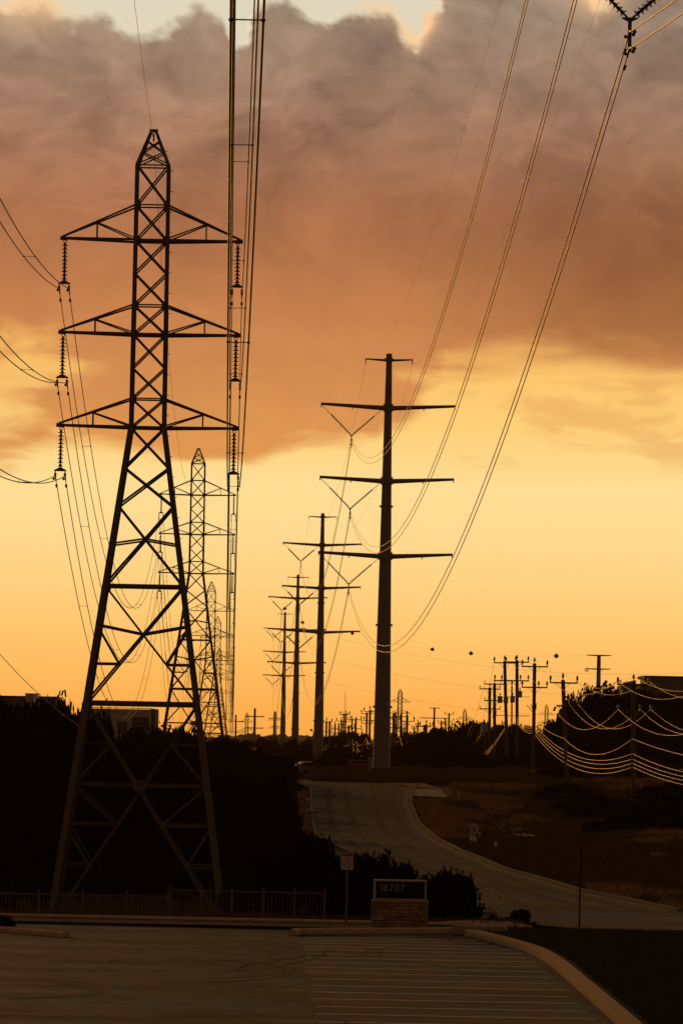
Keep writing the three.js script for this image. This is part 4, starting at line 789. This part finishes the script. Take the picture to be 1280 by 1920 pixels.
// ---------------------------------------------------------------- monument sign
{
  const D = 143.9, s = D / F, c = at(748.5, 1738, D), m = thing('monument_sign', 'stone monument sign with framed black panel reading 18707', 'sign', V(c.x, 0.06, -D));
  const W = 104 * s, HB = 52 * s, depth = 0.5;
  const core = part('stone_base', box(W - 0.06, HB - 0.02, depth - 0.06), M.gutter, m); core.position.y = HB / 2 - 0.01;
  const tones = [[0.46, 0.31, 0.16], [0.42, 0.27, 0.13], [0.52, 0.35, 0.18], [0.38, 0.23, 0.11], [0.4, 0.2, 0.11]].map((q) => dull(...q, { map: grainTex, bumpMap: grainTex, bumpScale: 0.012 }));
  seedState = 4242;
  const courses = [0.09, 0.075, 0.11, 0.06, 0.1, 0.07, 0.085]; let y = 0.0; const sum = courses.reduce((a, b) => a + b), k = (HB - 0.085) / sum;
  for (const h0 of courses) {
    const h = h0 * k; let x = -W / 2;
    while (x < W / 2 - 0.02) { let w = rr(0.14, 0.38); if (W / 2 - (x + w) < 0.12) w = W / 2 - x; const st = part('stone', bevelBox(w - 0.012, h - 0.01, 0.06, 0.01), tones[Math.floor(rnd() * 5)], m); st.position.set(x + w / 2, y + h / 2, depth / 2 - 0.01 + rr(-0.012, 0.014)); x += w; }
    for (const sx of [-1, 1]) for (const zz of [-0.12, 0.1]) { const st = part('stone', bevelBox(0.06, h - 0.01, 0.2, 0.01), tones[Math.floor(rnd() * 5)], m); st.position.set(sx * (W / 2 - 0.01), y + h / 2, zz); }
    y += h;
  }
  for (let i = 0; i < 6; i++) { const w = (W + 0.03) / 6, st = part('cap_stone', bevelBox(w - 0.008, 0.075, depth + 0.08, 0.012), tones[i % 3], m); st.position.set(-W / 2 - 0.015 + w * (i + 0.5), HB - 0.045, 0); }
  const PW = 98.5 * s, PH = 37 * s, f = 3.6 * s, y0 = HB;
  const panel = part('panel', box(PW - 2 * f, PH - 1.5 * f, 0.16), M.signPanel, m); panel.position.set(-0.0, y0 + PH / 2 - f * 0.25, 0);
  const fr = new THREE.Group(); fr.name = 'frame'; m.add(fr);
  for (const [w, h, x, yy] of [[PW, f, 0, y0 + PH - f / 2], [f, PH - f, -PW / 2 + f / 2, y0 + (PH - f) / 2], [f, PH - f, PW / 2 - f / 2, y0 + (PH - f) / 2], [PW - 2 * f - 0.004, f * 0.5, 0, y0 + f * 0.25]]) { const b = part('frame_bar', bevelBox(w - 0.002, h - 0.002, 0.24, 0.006), M.signFrame, fr); b.position.set(x, yy, 0); }
  const { FontLoader } = await import('three/addons/loaders/FontLoader.js'), { TextGeometry } = await import('three/addons/geometries/TextGeometry.js');
  const font = await new FontLoader().loadAsync('fonts/droid/droid_sans_regular.typeface.json');
  const glyphs = '18707', xs = [709.6, 717, 727, 737.5, 748.4];
  [...glyphs].forEach((ch, i) => { const g = new TextGeometry(ch, { font, size: 12 * s * 1.02, depth: 0.02, curveSegments: 5, bevelEnabled: false }); g.computeBoundingBox(); g.translate(0, 0, 0); const t = part('numeral', g, M.lettering, panel); t.scale.set(0.98, 1, 1); t.position.set((xs[i] - 748.5) * s, -1.8 * s - 0.002, 0.082); });
  const bar = part('divider', box(0.008, 16 * s, 0.012), M.letteringDim, panel); bar.position.set((761.5 - 748.5) * s, 4 * s, 0.088);
  for (let r = 0; r < 3; r++) { const w = [0.11, 0.19, 0.16][r]; for (let q = 0; q < 4; q++) { const b = part('lettering_mark', box(w / 4 - 0.012, 0.026, 0.01), M.letteringDim, panel); b.position.set((767.5 - 748.5) * s + (q + 0.5) * (w / 4), (7 - r * 4) * s, 0.088); } }
}
// ---------------------------------------------------------------- no-parking sign
{
  const D = 145, s = D / F, b = at(648.5, 1735, D), n = thing('parking_sign', 'small red and white no-parking sign on a thin post', 'sign', V(b.x, 0.05, -D));
  const H = 136 * s;
  part('post', box(0.05, H - 0.02, 0.035), std(0.16, 0.12, 0.09, 0.6, 0.4), n).position.set(0.0, H / 2, -0.03);
  const cv = document.createElement('canvas'); cv.width = 256; cv.height = 384; const c = cv.getContext('2d');
  c.fillStyle = '#b8a89a'; c.fillRect(0, 0, 256, 384); c.fillStyle = '#7a1512'; c.fillRect(6, 6, 244, 78); c.fillStyle = '#b8a89a'; c.fillRect(20, 26, 216, 10);
  c.fillStyle = '#7a1512'; c.textAlign = 'center'; c.font = 'bold 84px sans-serif'; c.fillText('NO', 128, 168); c.font = 'bold 50px sans-serif'; c.fillText('PARKING', 128, 222, 230);
  c.fillStyle = '#5a1512'; for (const [x, w] of [[28, 62], [104, 46], [176, 52]]) { c.fillRect(x, 250, w, 12); c.fillRect(x + 4, 270, w - 8, 8); }
  c.fillStyle = '#1a1210'; c.fillRect(76, 306, 104, 14); c.beginPath(); c.moveTo(50, 313); c.lineTo(84, 292); c.lineTo(84, 334); c.fill(); c.beginPath(); c.moveTo(206, 313); c.lineTo(172, 292); c.lineTo(172, 334); c.fill();
  const tex = new THREE.CanvasTexture(cv); tex.colorSpace = THREE.SRGBColorSpace;
  const faceG = new THREE.PlaneGeometry(22 * s, 32 * s);
  const plate = part('plate', bevelBox(22.6 * s, 32.6 * s, 0.012, 0.003), M.signFrame, n); plate.position.set(0, H - 16 * s, 0);
  part('printed_face', faceG, new THREE.MeshStandardMaterial({ map: tex, roughness: 0.6 }), plate).position.z = 0.0085;
}
// ---------------------------------------------------------------- dark edge-on sign post on the right
{
  const D = 147, b = at(1085, 1742, D), p = thing('stop_sign', 'dark road sign seen nearly edge-on on a post by the lawn', 'sign', V(b.x, at(1085, 1742, D).y - 0.1, -D)), H = 156 * (D / F);
  part('post', box(0.045, H + 0.1, 0.045), dull(0.06, 0.03, 0.022), p).position.y = (H + 0.1) / 2;
  const g = new THREE.CylinderGeometry(0.33, 0.33, 0.012, 8).rotateX(Math.PI / 2).rotateZ(Math.PI / 8), pl = part('sign_plate', g, dull(0.1, 0.025, 0.02), p); pl.position.set(0.03, H - 0.3, 0); pl.rotation.y = 1.72;
}
// ---------------------------------------------------------------- headwall steps with handrails
{
  const D = 151, c = (x, y, dd = 0) => at(x, y, D + dd);
  const w = thing('headwall', 'small concrete culvert headwall with sloping cheeks beside the pavement', 'headwall', c(918, 1726));
  const cheek = (pts, z0, depth) => { const o = w.position, s = new THREE.Shape(); pts.forEach(([x, y], i) => { const q = c(x, y).sub(o); if (i) s.lineTo(q.x, q.y); else s.moveTo(q.x, q.y); }); s.closePath(); const g = new THREE.ExtrudeGeometry(s, { depth, bevelEnabled: true, bevelSize: 0.012, bevelThickness: 0.012, bevelSegments: 1 }); g.translate(0, 0, z0); return part('cheek_wall', g, M.concreteGrey, w); };
  cheek([[894, 1732], [912, 1708], [922, 1708], [922, 1712], [902, 1732]], 0.05, 0.22); cheek([[921, 1709], [930, 1709], [942, 1730], [938, 1732], [927, 1716], [921, 1716]], -0.5, 0.22);
  part('slab', box(0.3, 0.05, 0.7), M.concreteGrey, w).position.copy(c(917, 1709).sub(w.position));
  const r = thing('handrail', 'pale metal handrails bending down at both ends beside the pavement', 'handrail', c(918, 1720));
  const q = (x, y, dd = 0) => c(x, y, dd).sub(r.position), bars = [[[893, 1675], [899, 1670.5], [909, 1671]], [[909.5, 1666.5], [924.5, 1668]], [[924, 1674.5], [931, 1675], [943.5, 1683]], [[896, 1692], [909, 1692.5]], [[909.5, 1688.5], [924, 1690]], [[924, 1696], [930, 1697], [942.5, 1706]]];
  for (const bl of bars) part('rail', tubeAlong(bl.map(([x, y]) => q(x, y)), 0.019, 8), M.rail, r);
  for (const [x, y0, y1] of [[895, 1674, 1700], [902, 1671, 1700], [911, 1667, 1710], [918, 1667, 1711], [923.5, 1668, 1710], [926, 1675, 1714], [932, 1676, 1720], [943.5, 1683, 1728]]) rod('rail_post', q(x, y0), q(x, y1), 0.027, M.rail, r);
}
// ---------------------------------------------------------------- hydrants, rocks, markers, brick sign, boxes
const lathe = (pts, n = 16) => new THREE.LatheGeometry(pts.map(([x, y]) => new THREE.Vector2(x, y)), n);
function hydrant(label, px, py, d, k = 1, turn = 0.4) {
  const p = overGround(px, d), top = at(px, py, d), h = thing('fire_hydrant', label, 'fire hydrant', V(p.x, top.y - 0.78 * k, -d)); h.rotation.y = turn; h.scale.setScalar(k);
  part('barrel', lathe([[0.001, -0.3], [0.13, -0.3], [0.13, 0.02], [0.17, 0.02], [0.17, 0.06], [0.1, 0.08], [0.095, 0.5], [0.14, 0.52], [0.14, 0.56], [0.001, 0.56]]), M.hydrant, h);
  part('bonnet', lathe([[0.12, 0.56], [0.115, 0.64], [0.07, 0.71], [0.03, 0.73], [0.03, 0.78], [0.001, 0.78]]), M.hydrant, h);
  for (const a of [0, Math.PI / 2, Math.PI]) { const n = part('outlet', new THREE.CylinderGeometry(0.055, 0.06, 0.12, 10).rotateX(Math.PI / 2).translate(0, 0, 0.14), M.hydrant, h); n.position.y = 0.42; n.rotation.y = a; part('outlet_cap', new THREE.CylinderGeometry(0.07, 0.07, 0.04, 8).rotateX(Math.PI / 2).translate(0, 0, 0.21), M.hydrant, n); }
}
hydrant('pale fire hydrant at the right edge of the field', 1257, 1654, 228, 0.85);
hydrant('small pale hydrant low in the grass right of the standpipe', 940, 1577, 300, 0.7);
hydrant('small pale hydrant left of the road', 571, 1545, 330, 0.95, 1.2);
{
  const d = 310, t = at(884, 1546, d), base = V(t.x, at(884, 1580, d).y, -d), b = thing('standpipe', 'pale double-bend standpipe valve beside the road', 'standpipe', base);
  const H = t.y - base.y;
  for (const [x, r, a] of [[0, 0.075, 1], [0.16, 0.06, 0.6]]) part('pipe', tubeAlong([V(x, -0.3, 0), V(x, H * 0.72 * a + 0.2, 0), V(x + 0.03, H * 0.9 * a, 0.02), V(x + 0.16, H * a, 0.04), V(x + 0.27, H * 0.85 * a, 0.05), V(x + 0.29, H * 0.6 * a, 0.05)], r, 10), M.hydrant, b);
  part('flange', new THREE.CylinderGeometry(0.16, 0.16, 0.05, 14), M.hydrant, b).position.set(0.03, H * 0.45, 0); part('hand_wheel', new THREE.TorusGeometry(0.12, 0.02, 6, 14).rotateX(Math.PI / 2), M.hydrant, b).position.set(-0.02, H, 0);
  part('valve_body', lathe([[0.001, 0], [0.16, 0.02], [0.19, 0.14], [0.15, 0.3], [0.08, 0.36], [0.001, 0.36]]), M.hydrant, b).position.set(0.08, -0.02, 0.12);
}
function rock(label, px, py, d, w, h) {
  const g = new THREE.IcosahedronGeometry(0.5, 3), p = g.attributes.position; for (let i = 0; i < p.count; i++) { const x = p.getX(i), y = p.getY(i), z = p.getZ(i), k = 1 + 0.18 * fbm(x * 3 + px, y * 3 + z * 2, 3); p.setXYZ(i, x * k, y * k, z * k); } g.computeVertexNormals();
  const m = solo('rock', g, M.rock, label, 'rock', 'pale rocks'); const c = at(px, py, d); m.position.copy(c); m.scale.set(w, h, w * 0.8);
}
rock('rounded pale boulder at the end of the driveway', 822, 1505, 432, 0.85, 0.45);
rock('pale stone lying left of the road below the crest', 583, 1520, 400, 0.7, 0.35);
rock('smaller pale stone left of the road near the crest', 580, 1500, 420, 0.5, 0.25);
rock('small pale stone behind the shrubs at the road edge', 699, 1617, 170, 0.1, 0.06);
{
  const d = 430, p = at(859, 1494, d), m = thing('marker_post', 'short white marker post standing in the grass right of the road', 'post', V(p.x, p.y, -d)); part('post', lathe([[0.001, -0.3], [0.05, -0.3], [0.05, 0.58], [0.04, 0.62], [0.001, 0.62]], 10), M.hydrant, m); part('band', new THREE.CylinderGeometry(0.053, 0.053, 0.06, 10), M.hardware, m).position.y = 0.45;
  const kb = struct('path', sheet([[at(838, 1491, 440), at(915, 1492, 440)], [at(838, 1488, 446), at(980, 1493, 446)]], 2, 6), M.concreteGrey); kb.position.y += 0.03;
  // brick sign wall and box beside the tallest steel pole
  const D = 545, s = D / F, c = at(671.5, 1450, D), w = thing('brick_wall', 'low brick sign wall left of the tallest steel pole', 'wall', V(c.x, c.y, -D)), W = 40 * s;
  const bm = [[0.17, 0.06, 0.035], [0.14, 0.05, 0.03], [0.2, 0.075, 0.045]].map((q) => dull(...q));
  part('mortar_core', box(W - 0.06, 23 * s, 0.3), M.gutter, w).position.y = 11.5 * s;
  for (let r = 0; r < 6; r++) for (let i = 0; i < 9; i++) { const bw = W / 9, bk = part('brick', box(bw - 0.03, 3.9 * s - 0.04, 0.36), bm[(r * 5 + i * 3) % 3], w); bk.position.set(-W / 2 + bw * (i + 0.5) + (r % 2 ? 0.04 : -0.04), 3.9 * s * (r + 0.5), 0); }
  part('coping', box(W + 0.25, 1.6 * s, 0.5), M.concreteGrey, w).position.y = 24.4 * s;
  const bx = at(694, 1450, D), e = thing('utility_box', 'narrow pale utility cabinet between the brick wall and the steel pole', 'utility box', V(bx.x, bx.y, -D)); part('cabinet', bevelBox(6.5 * s, 29 * s, 0.4, 0.02), M.transformer, e).position.y = 14.5 * s; part('door', box(5 * s, 22 * s, 0.02), M.concreteGrey, e).position.set(0, 15 * s, 0.212); part('cap', box(7.2 * s, 0.06, 0.46), M.transformer, e).position.y = 29.6 * s;
}
// ---------------------------------------------------------------- parked cars far off
function car(label, px, py, d, mat, turn) {
  const p = at(px, py, d), c = thing('parked_car', label, 'car', V(p.x, p.y, -d), 'far parked cars'); c.rotation.y = turn;
  const s = new THREE.Shape(); [[-2.2, 0.3], [-2.2, 0.75], [-1.9, 0.95], [-1.2, 1.0], [-0.6, 1.42], [0.7, 1.45], [1.4, 1.02], [2.1, 0.9], [2.25, 0.6], [2.2, 0.3]].forEach(([x, y], i) => (i ? s.lineTo(x, y) : s.moveTo(x, y))); s.closePath();
  part('body', new THREE.ExtrudeGeometry(s, { depth: 1.6, bevelEnabled: true, bevelSize: 0.06, bevelThickness: 0.08, bevelSegments: 2 }).translate(0, 0, -0.8), mat, c);
  for (const z of [-0.9, 0.9]) { const g = new THREE.Shape(); [[-1.0, 1.02], [-0.55, 1.34], [0.65, 1.37], [1.2, 1.04]].forEach(([x, y], i) => (i ? g.lineTo(x, y) : g.moveTo(x, y))); part('side_window', new THREE.ExtrudeGeometry(g, { depth: 0.02, bevelEnabled: false }).translate(0, 0, z - 0.01), M.glassDark, c); for (const x of [-1.35, 1.4]) { const w = part('wheel', new THREE.CylinderGeometry(0.33, 0.33, 0.2, 18).rotateX(Math.PI / 2), M.tyre, c); w.position.set(x, 0.33, z * 0.87); part('rim', new THREE.CylinderGeometry(0.2, 0.2, 0.21, 12).rotateX(Math.PI / 2), M.transformer, w); } }
}
car('grey car half hidden by grass at the foot of the steel poles', 574, 1453, 640, M.carPaint, 0.3);
car('pale vehicle glinting in the dark scrub left of the steel poles', 463, 1419, 780, M.carWhite, 1.3);
// ---------------------------------------------------------------- buildings
function windowSet(b, list, D, zFront) {
  for (const [x0, y0, x1, y1, nx, ny] of list) {
    const A = at(x0, y0, D).sub(b.position), B = at(x1, y1, D).sub(b.position), w = B.x - A.x, h = A.y - B.y, win = part('window', box(w, h, 0.1), M.glassDark, b); win.position.set((A.x + B.x) / 2, (A.y + B.y) / 2, zFront + 0.01);
    for (let i = 0; i <= nx; i++) part('mullion', box(0.09, h, 0.06), M.stuccoDark, win).position.set(-w / 2 + (w * i) / nx, 0, 0.06);
    for (let i = 0; i <= ny; i++) part('mullion', box(w, 0.09, 0.05), M.stuccoDark, win).position.set(0, -h / 2 + (h * i) / ny, 0.065);
  }
}
{
  const D = 480, o = at(240, 1395, D), b = thing('office_building', 'pale flat-roofed office block behind the legs of the nearest lattice tower', 'building', V(o.x, o.y, -D)), P = (x, y) => at(x, y, D).sub(b.position);
  const blk = (name, x0, y0, x1, y1, depth, z, mat) => { const A = P(x0, y0), B = P(x1, y1), m = part(name, box(B.x - A.x, A.y - B.y, depth), mat, b); m.position.set((A.x + B.x) / 2, (A.y + B.y) / 2, z - depth / 2); return m; };
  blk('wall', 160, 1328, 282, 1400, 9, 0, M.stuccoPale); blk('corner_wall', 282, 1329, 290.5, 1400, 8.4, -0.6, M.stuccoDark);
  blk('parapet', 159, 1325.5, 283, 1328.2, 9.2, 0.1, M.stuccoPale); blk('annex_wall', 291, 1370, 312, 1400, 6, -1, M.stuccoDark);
  windowSet(b, [[198, 1353, 208, 1372, 1, 2], [221.5, 1353.5, 237.5, 1375, 2, 2], [248.5, 1345, 278.5, 1368, 2, 3]], D, 0);
}
{
  const D = 560, o = at(50, 1350, D), b = thing('far_office', 'long low building with a square stair tower above the left thicket', 'building', V(o.x, o.y, -D)), P = (x, y) => at(x, y, D).sub(b.position);
  const blk = (name, x0, y0, x1, y1, depth, z, mat) => { const A = P(x0, y0), B = P(x1, y1), m = part(name, box(B.x - A.x, A.y - B.y, depth), mat, b); m.position.set((A.x + B.x) / 2, (A.y + B.y) / 2, z - depth / 2); return m; };
  blk('wall', -80, 1306, 104, 1345, 12, 0, M.stuccoDark); blk('roof_band', -81, 1304.5, 105, 1306, 12.3, 0.15, M.stuccoPale); blk('window_band', -78, 1311.5, 50, 1315, 0.1, 0.06, M.glassDark);
  blk('stair_tower', 50, 1300, 72.5, 1345, 4, 2, M.stuccoPale); blk('tower_side', 65.5, 1301, 73, 1345, 3.4, 2.3, M.coping);
}
{
  const D = 640, o = at(1230, 1320, D), b = thing('hilltop_building', 'dark flat-roofed building with gleaming roof edges above the right-hand trees', 'building', V(o.x, o.y, -D)), P = (x, y) => at(x, y, D).sub(b.position);
  const blk = (name, x0, y0, x1, y1, depth, z, mat) => { const A = P(x0, y0), B = P(x1, y1), m = part(name, box(B.x - A.x, A.y - B.y, depth), mat, b); m.position.set((A.x + B.x) / 2, (A.y + B.y) / 2, z - depth / 2); return m; };
  blk('wall', 1208, 1270, 1380, 1345, 10, 0, M.stuccoDark); blk('lower_wall', 1166, 1284, 1208, 1345, 12, 0, M.stuccoDark); blk('fascia', 1207, 1268, 1381, 1270, 10.4, 0.2, M.stuccoDark);
  windowSet(b, [[1216, 1286, 1242, 1300, 3, 1]], D, 0);
  const edge = (x0, y0, x1, y1, z) => { const A = P(x0, y0), B = P(x1, y1).multiplyScalar(1), m = part('roof_edge', box(0.12, 0.34, 1), M.coping, b); A.z = z; B.z = z - 7; B.x += 0.02; m.position.copy(A).add(B).multiplyScalar(0.5); m.lookAt(b.localToWorld(B.clone())); m.scale.z = A.distanceTo(B); };
  b.updateMatrixWorld(true);
  edge(1195, 1271.5, 1208.5, 1268.5, 0.4); edge(1168, 1282.5, 1196, 1277, 0.4); edge(1156, 1278.5, 1169, 1275.5, 0.3);
}
{ const d = 330, p = at(139, 1343.5, d), s = thing('pale_board', 'small pale board showing through the left thicket', 'board', V(p.x, p.y, -d + 14)); part('board', bevelBox(0.24, 0.16, 0.03, 0.005), M.hydrant, s); part('stake', box(0.05, 3, 0.05), M.wood, s).position.y = -1.55; }
// ---------------------------------------------------------------- tyre marks, bare soil, grass
{
  const lot = scene.getObjectByName('car_park'), mark = dull(0.05, 0.042, 0.035);
  for (const [px, py, rx, rz, a0, a1] of [[300, 1817, 2.6, 6.5, -1.2, 1.2], [320, 1815, 2.3, 5.2, -1.2, 1.2], [500, 1814, 1.4, 5, -1.3, 1.3], [-20, 1852, 2.2, 4.5, -1.3, 1.3], [10, 1855, 1.6, 3.8, -1.3, 1.3], [180, 1800, 4, 7, -0.9, 1.1]]) {
    const c = onPlane(px, py, 0), rows = [];
    for (let i = 0; i <= 40; i++) { const a = a0 + ((a1 - a0) * i) / 40, w = 0.07 + 0.03 * fbm(i * 0.3, px, 2), q = (k) => V(c.x + Math.cos(a) * (rx + k), 0.005, c.z - Math.sin(a) * (rz + k * 1.5)); rows.push([q(-w), q(w)]); }
    part('tyre_mark', sheet(rows, 3, 1), mark, lot);
  }
  seedState = 77;
  const seal = dull(0.028, 0.021, 0.015);
  for (let k = 0; k < 16; k++) {            // sealed cracks
    let x = rr(-7.5, 3), d = rr(94, 140), a = rr(-0.5, 0.5) + (k % 2 ? 1.57 : 0); const rows = [];
    for (let i = 0; i < 26; i++) { rows.push([V(x - 0.03 * Math.sin(a), 0.014, -d - 0.05 * Math.cos(a)), V(x + 0.03 * Math.sin(a), 0.014, -d + 0.05 * Math.cos(a))]); a += rr(-0.35, 0.35); x += Math.cos(a) * 0.16; d += Math.sin(a) * 0.4; if (d < 90 || d > 141 || x > xAt(kerbLine, d) - 0.4) break; }
    if (rows.length > 3) part('sealed_crack', sheet(rows, 2, 1), seal, lot);
  }
  seedState = 31;
  const sand = dull(0.17, 0.09, 0.04, { map: grainTex });
  for (const [px, py, w, l] of [[955, 1518, 1.5, 9], [930, 1510, 0.8, 5], [985, 1528, 0.7, 5], [965, 1530, 0.5, 4], [585, 1508, 0.3, 12]]) {
    const d = px < 600 ? 410 : 370 - (py - 1518) * 2, c = at(px, py, d), pos = [c.x, groundY(c.x, d) + 0.04, -d], idx = [];
    for (let i = 0; i < 28; i++) { const a = (i / 28) * 6.283, k = 1 + 0.5 * fbm(i * 0.7, px, 3), x = c.x + Math.cos(a) * w * k, dd = d + Math.sin(a) * l * k; pos.push(x, groundY(x, dd) + 0.03, -dd); idx.push(0, 1 + i, 1 + ((i + 1) % 28)); }
    const g = new THREE.BufferGeometry(); g.setAttribute('position', new THREE.Float32BufferAttribute(pos, 3)); g.setAttribute('uv', new THREE.Float32BufferAttribute(pos.flatMap((v, i) => (i % 3 === 1 ? [] : [v / 2])), 2)); g.setIndex(idx); g.computeVertexNormals(); struct('bare_soil', g, sand);
  }
}
function tuft(blades, lean, w) {
  const pos = [], idx = [];
  for (let i = 0; i < blades; i++) { const a = rr(0, 6.283), r = rr(0, 0.16), x = Math.cos(a) * r, z = Math.sin(a) * r, h = rr(0.55, 1), dx = Math.cos(a) * lean * rr(0.2, 1), dz = Math.sin(a) * lean * rr(0.2, 1), b = pos.length / 3, px = -Math.sin(a) * w, pz = Math.cos(a) * w; pos.push(x - px, -0.1, z - pz, x + px, -0.1, z + pz, x + dx * 0.45 + px * 0.7, h * 0.6, z + dz * 0.45 + pz * 0.7, x + dx, h, z + dz); idx.push(b, b + 1, b + 2, b, b + 2, b + 3); }
  const g = new THREE.BufferGeometry(); g.setAttribute('position', new THREE.Float32BufferAttribute(pos, 3)); g.setIndex(idx); g.computeVertexNormals(); return g;
}
function grassField(name, label, geo, mat, spots) {
  const m = new THREE.InstancedMesh(geo, mat, spots.length), o = new THREE.Object3D(), c = new THREE.Color();
  spots.forEach(([x, y, z, s], i) => { o.position.set(x, y, z); o.rotation.set(0, rr(0, 6.283), 0); o.scale.set(s * rr(0.8, 1.3), s * rr(0.7, 1.3), s * rr(0.8, 1.3)); o.updateMatrix(); m.setMatrixAt(i, o.matrix); const k = rr(0.6, 1.35); m.setColorAt(i, c.setRGB(k, k * rr(0.88, 1.04), k * 0.95)); });
  m.name = name; m.userData = { label, category: 'grass', kind: 'stuff' }; shade(m); scene.add(m);
}
{
  seedState = 808;
  const g1 = tuft(11, 0.5, 0.02), g2 = tuft(9, 0.7, 0.028), rightEdge = curve1([[150, 2000], [170, 1560], [188, 1280], [212, 1100], [247, 960], [290, 876], [327, 832], [385, 800], [430, 779], [470, 783], [500, 790], [620, 760]]), field = [], dry = [], mound = [], lawn = [], scrub = [];
  for (let i = 0; i < 110000; i++) {
    const d = 188 + 400 * Math.pow(rnd(), 0.85), xr = ((rightEdge(d) + 8 - 640) / F) * d, x = xr + Math.pow(rnd(), 0.9) * (26 * d / 300), n = fbm(x * 0.16, d * 0.035, 4), m = fbm(x * 0.6 + 7, d * 0.12, 3);
    const px = 640 + (x / d) * F; if (px > 1330 || (d > 430 && d < 478 && px < 855)) continue;
    if (d > 330 && d < 400 && Math.abs(px - 955) < 48 && rnd() < 0.5) continue;
    if (n + m * 0.5 < -1.1) continue;
    (n + 0.4 * m > 0.28 ? dry : field).push([x, groundY(x, d) - 0.08, -d, 0.22 + 0.25 * Math.max(0, n + m * 0.4) + rr(0, 0.1)]);
  }
  for (let i = 0; i < 26000; i++) {
    const d = rr(478, 600), px = rr(555, 1000), x = ((px - 640) / F) * d, n = fbm(px * 0.03, d * 0.03, 4);
    mound.push([x, groundY(x, d) - 0.08, -d, 0.35 + 0.3 * Math.max(0, n) + rr(0, 0.25)]);
  }
  for (let i = 0; i < 32000; i++) { const d = rr(84, 151), x0 = xAt(kerbLine, Math.min(d, 141.8)) + 0.3, x = x0 + rnd() * (((1310 - 640) / F) * d - x0 + 0.4); if (x < x0) continue; lawn.push([x, 0.08 - sstep(142, 151, d) * 0.42, -d, 0.07 + 0.05 * rnd()]); }
  for (let i = 0; i < 9000; i++) { const d = rr(146.8, 160), x = rr(-9.5, 5); scrub.push([x, 0.02 - sstep(149, 156, d) * 0.55, -d, 0.1 + 0.1 * rnd()]); }
  for (let i = 0; i < 9000; i++) { const d = rr(160, 330), x = ((rr(60, 590) - 640) / F) * d; scrub.push([x, groundY(x, d) - 0.08, -d, 0.3 + 0.3 * rnd()]); }
  for (let i = 0; i < 5000; i++) { const d = rr(320, 470), x = ((rr(545, 592) - 640) / F) * d; dry.push([x, groundY(x, d) - 0.08, -d, 0.2 + 0.2 * rnd()]); }
  grassField('field_grass', 'rough brown grass covering the field right of the road', g1, M.grass, field);
  grassField('dry_grass', 'pale dry grass patches in the field and along the road', g2, M.grassDry, dry);
  grassField('mound_grass', 'tall brown grass on the mound beyond the crest of the road', g1, M.grass, mound);
  grassField('lawn_grass', 'short dark lawn grass right of the curved kerb', g2, M.grassGreen, lawn);
  grassField('scrub_grass', 'dark weeds behind the fence and below the shrubs', g1, M.grass, scrub);
}
scene.fog = new THREE.FogExp2(new THREE.Color().setRGB(1.0, 0.62, 0.25), HAZE);
renderer.render(scene, camera);
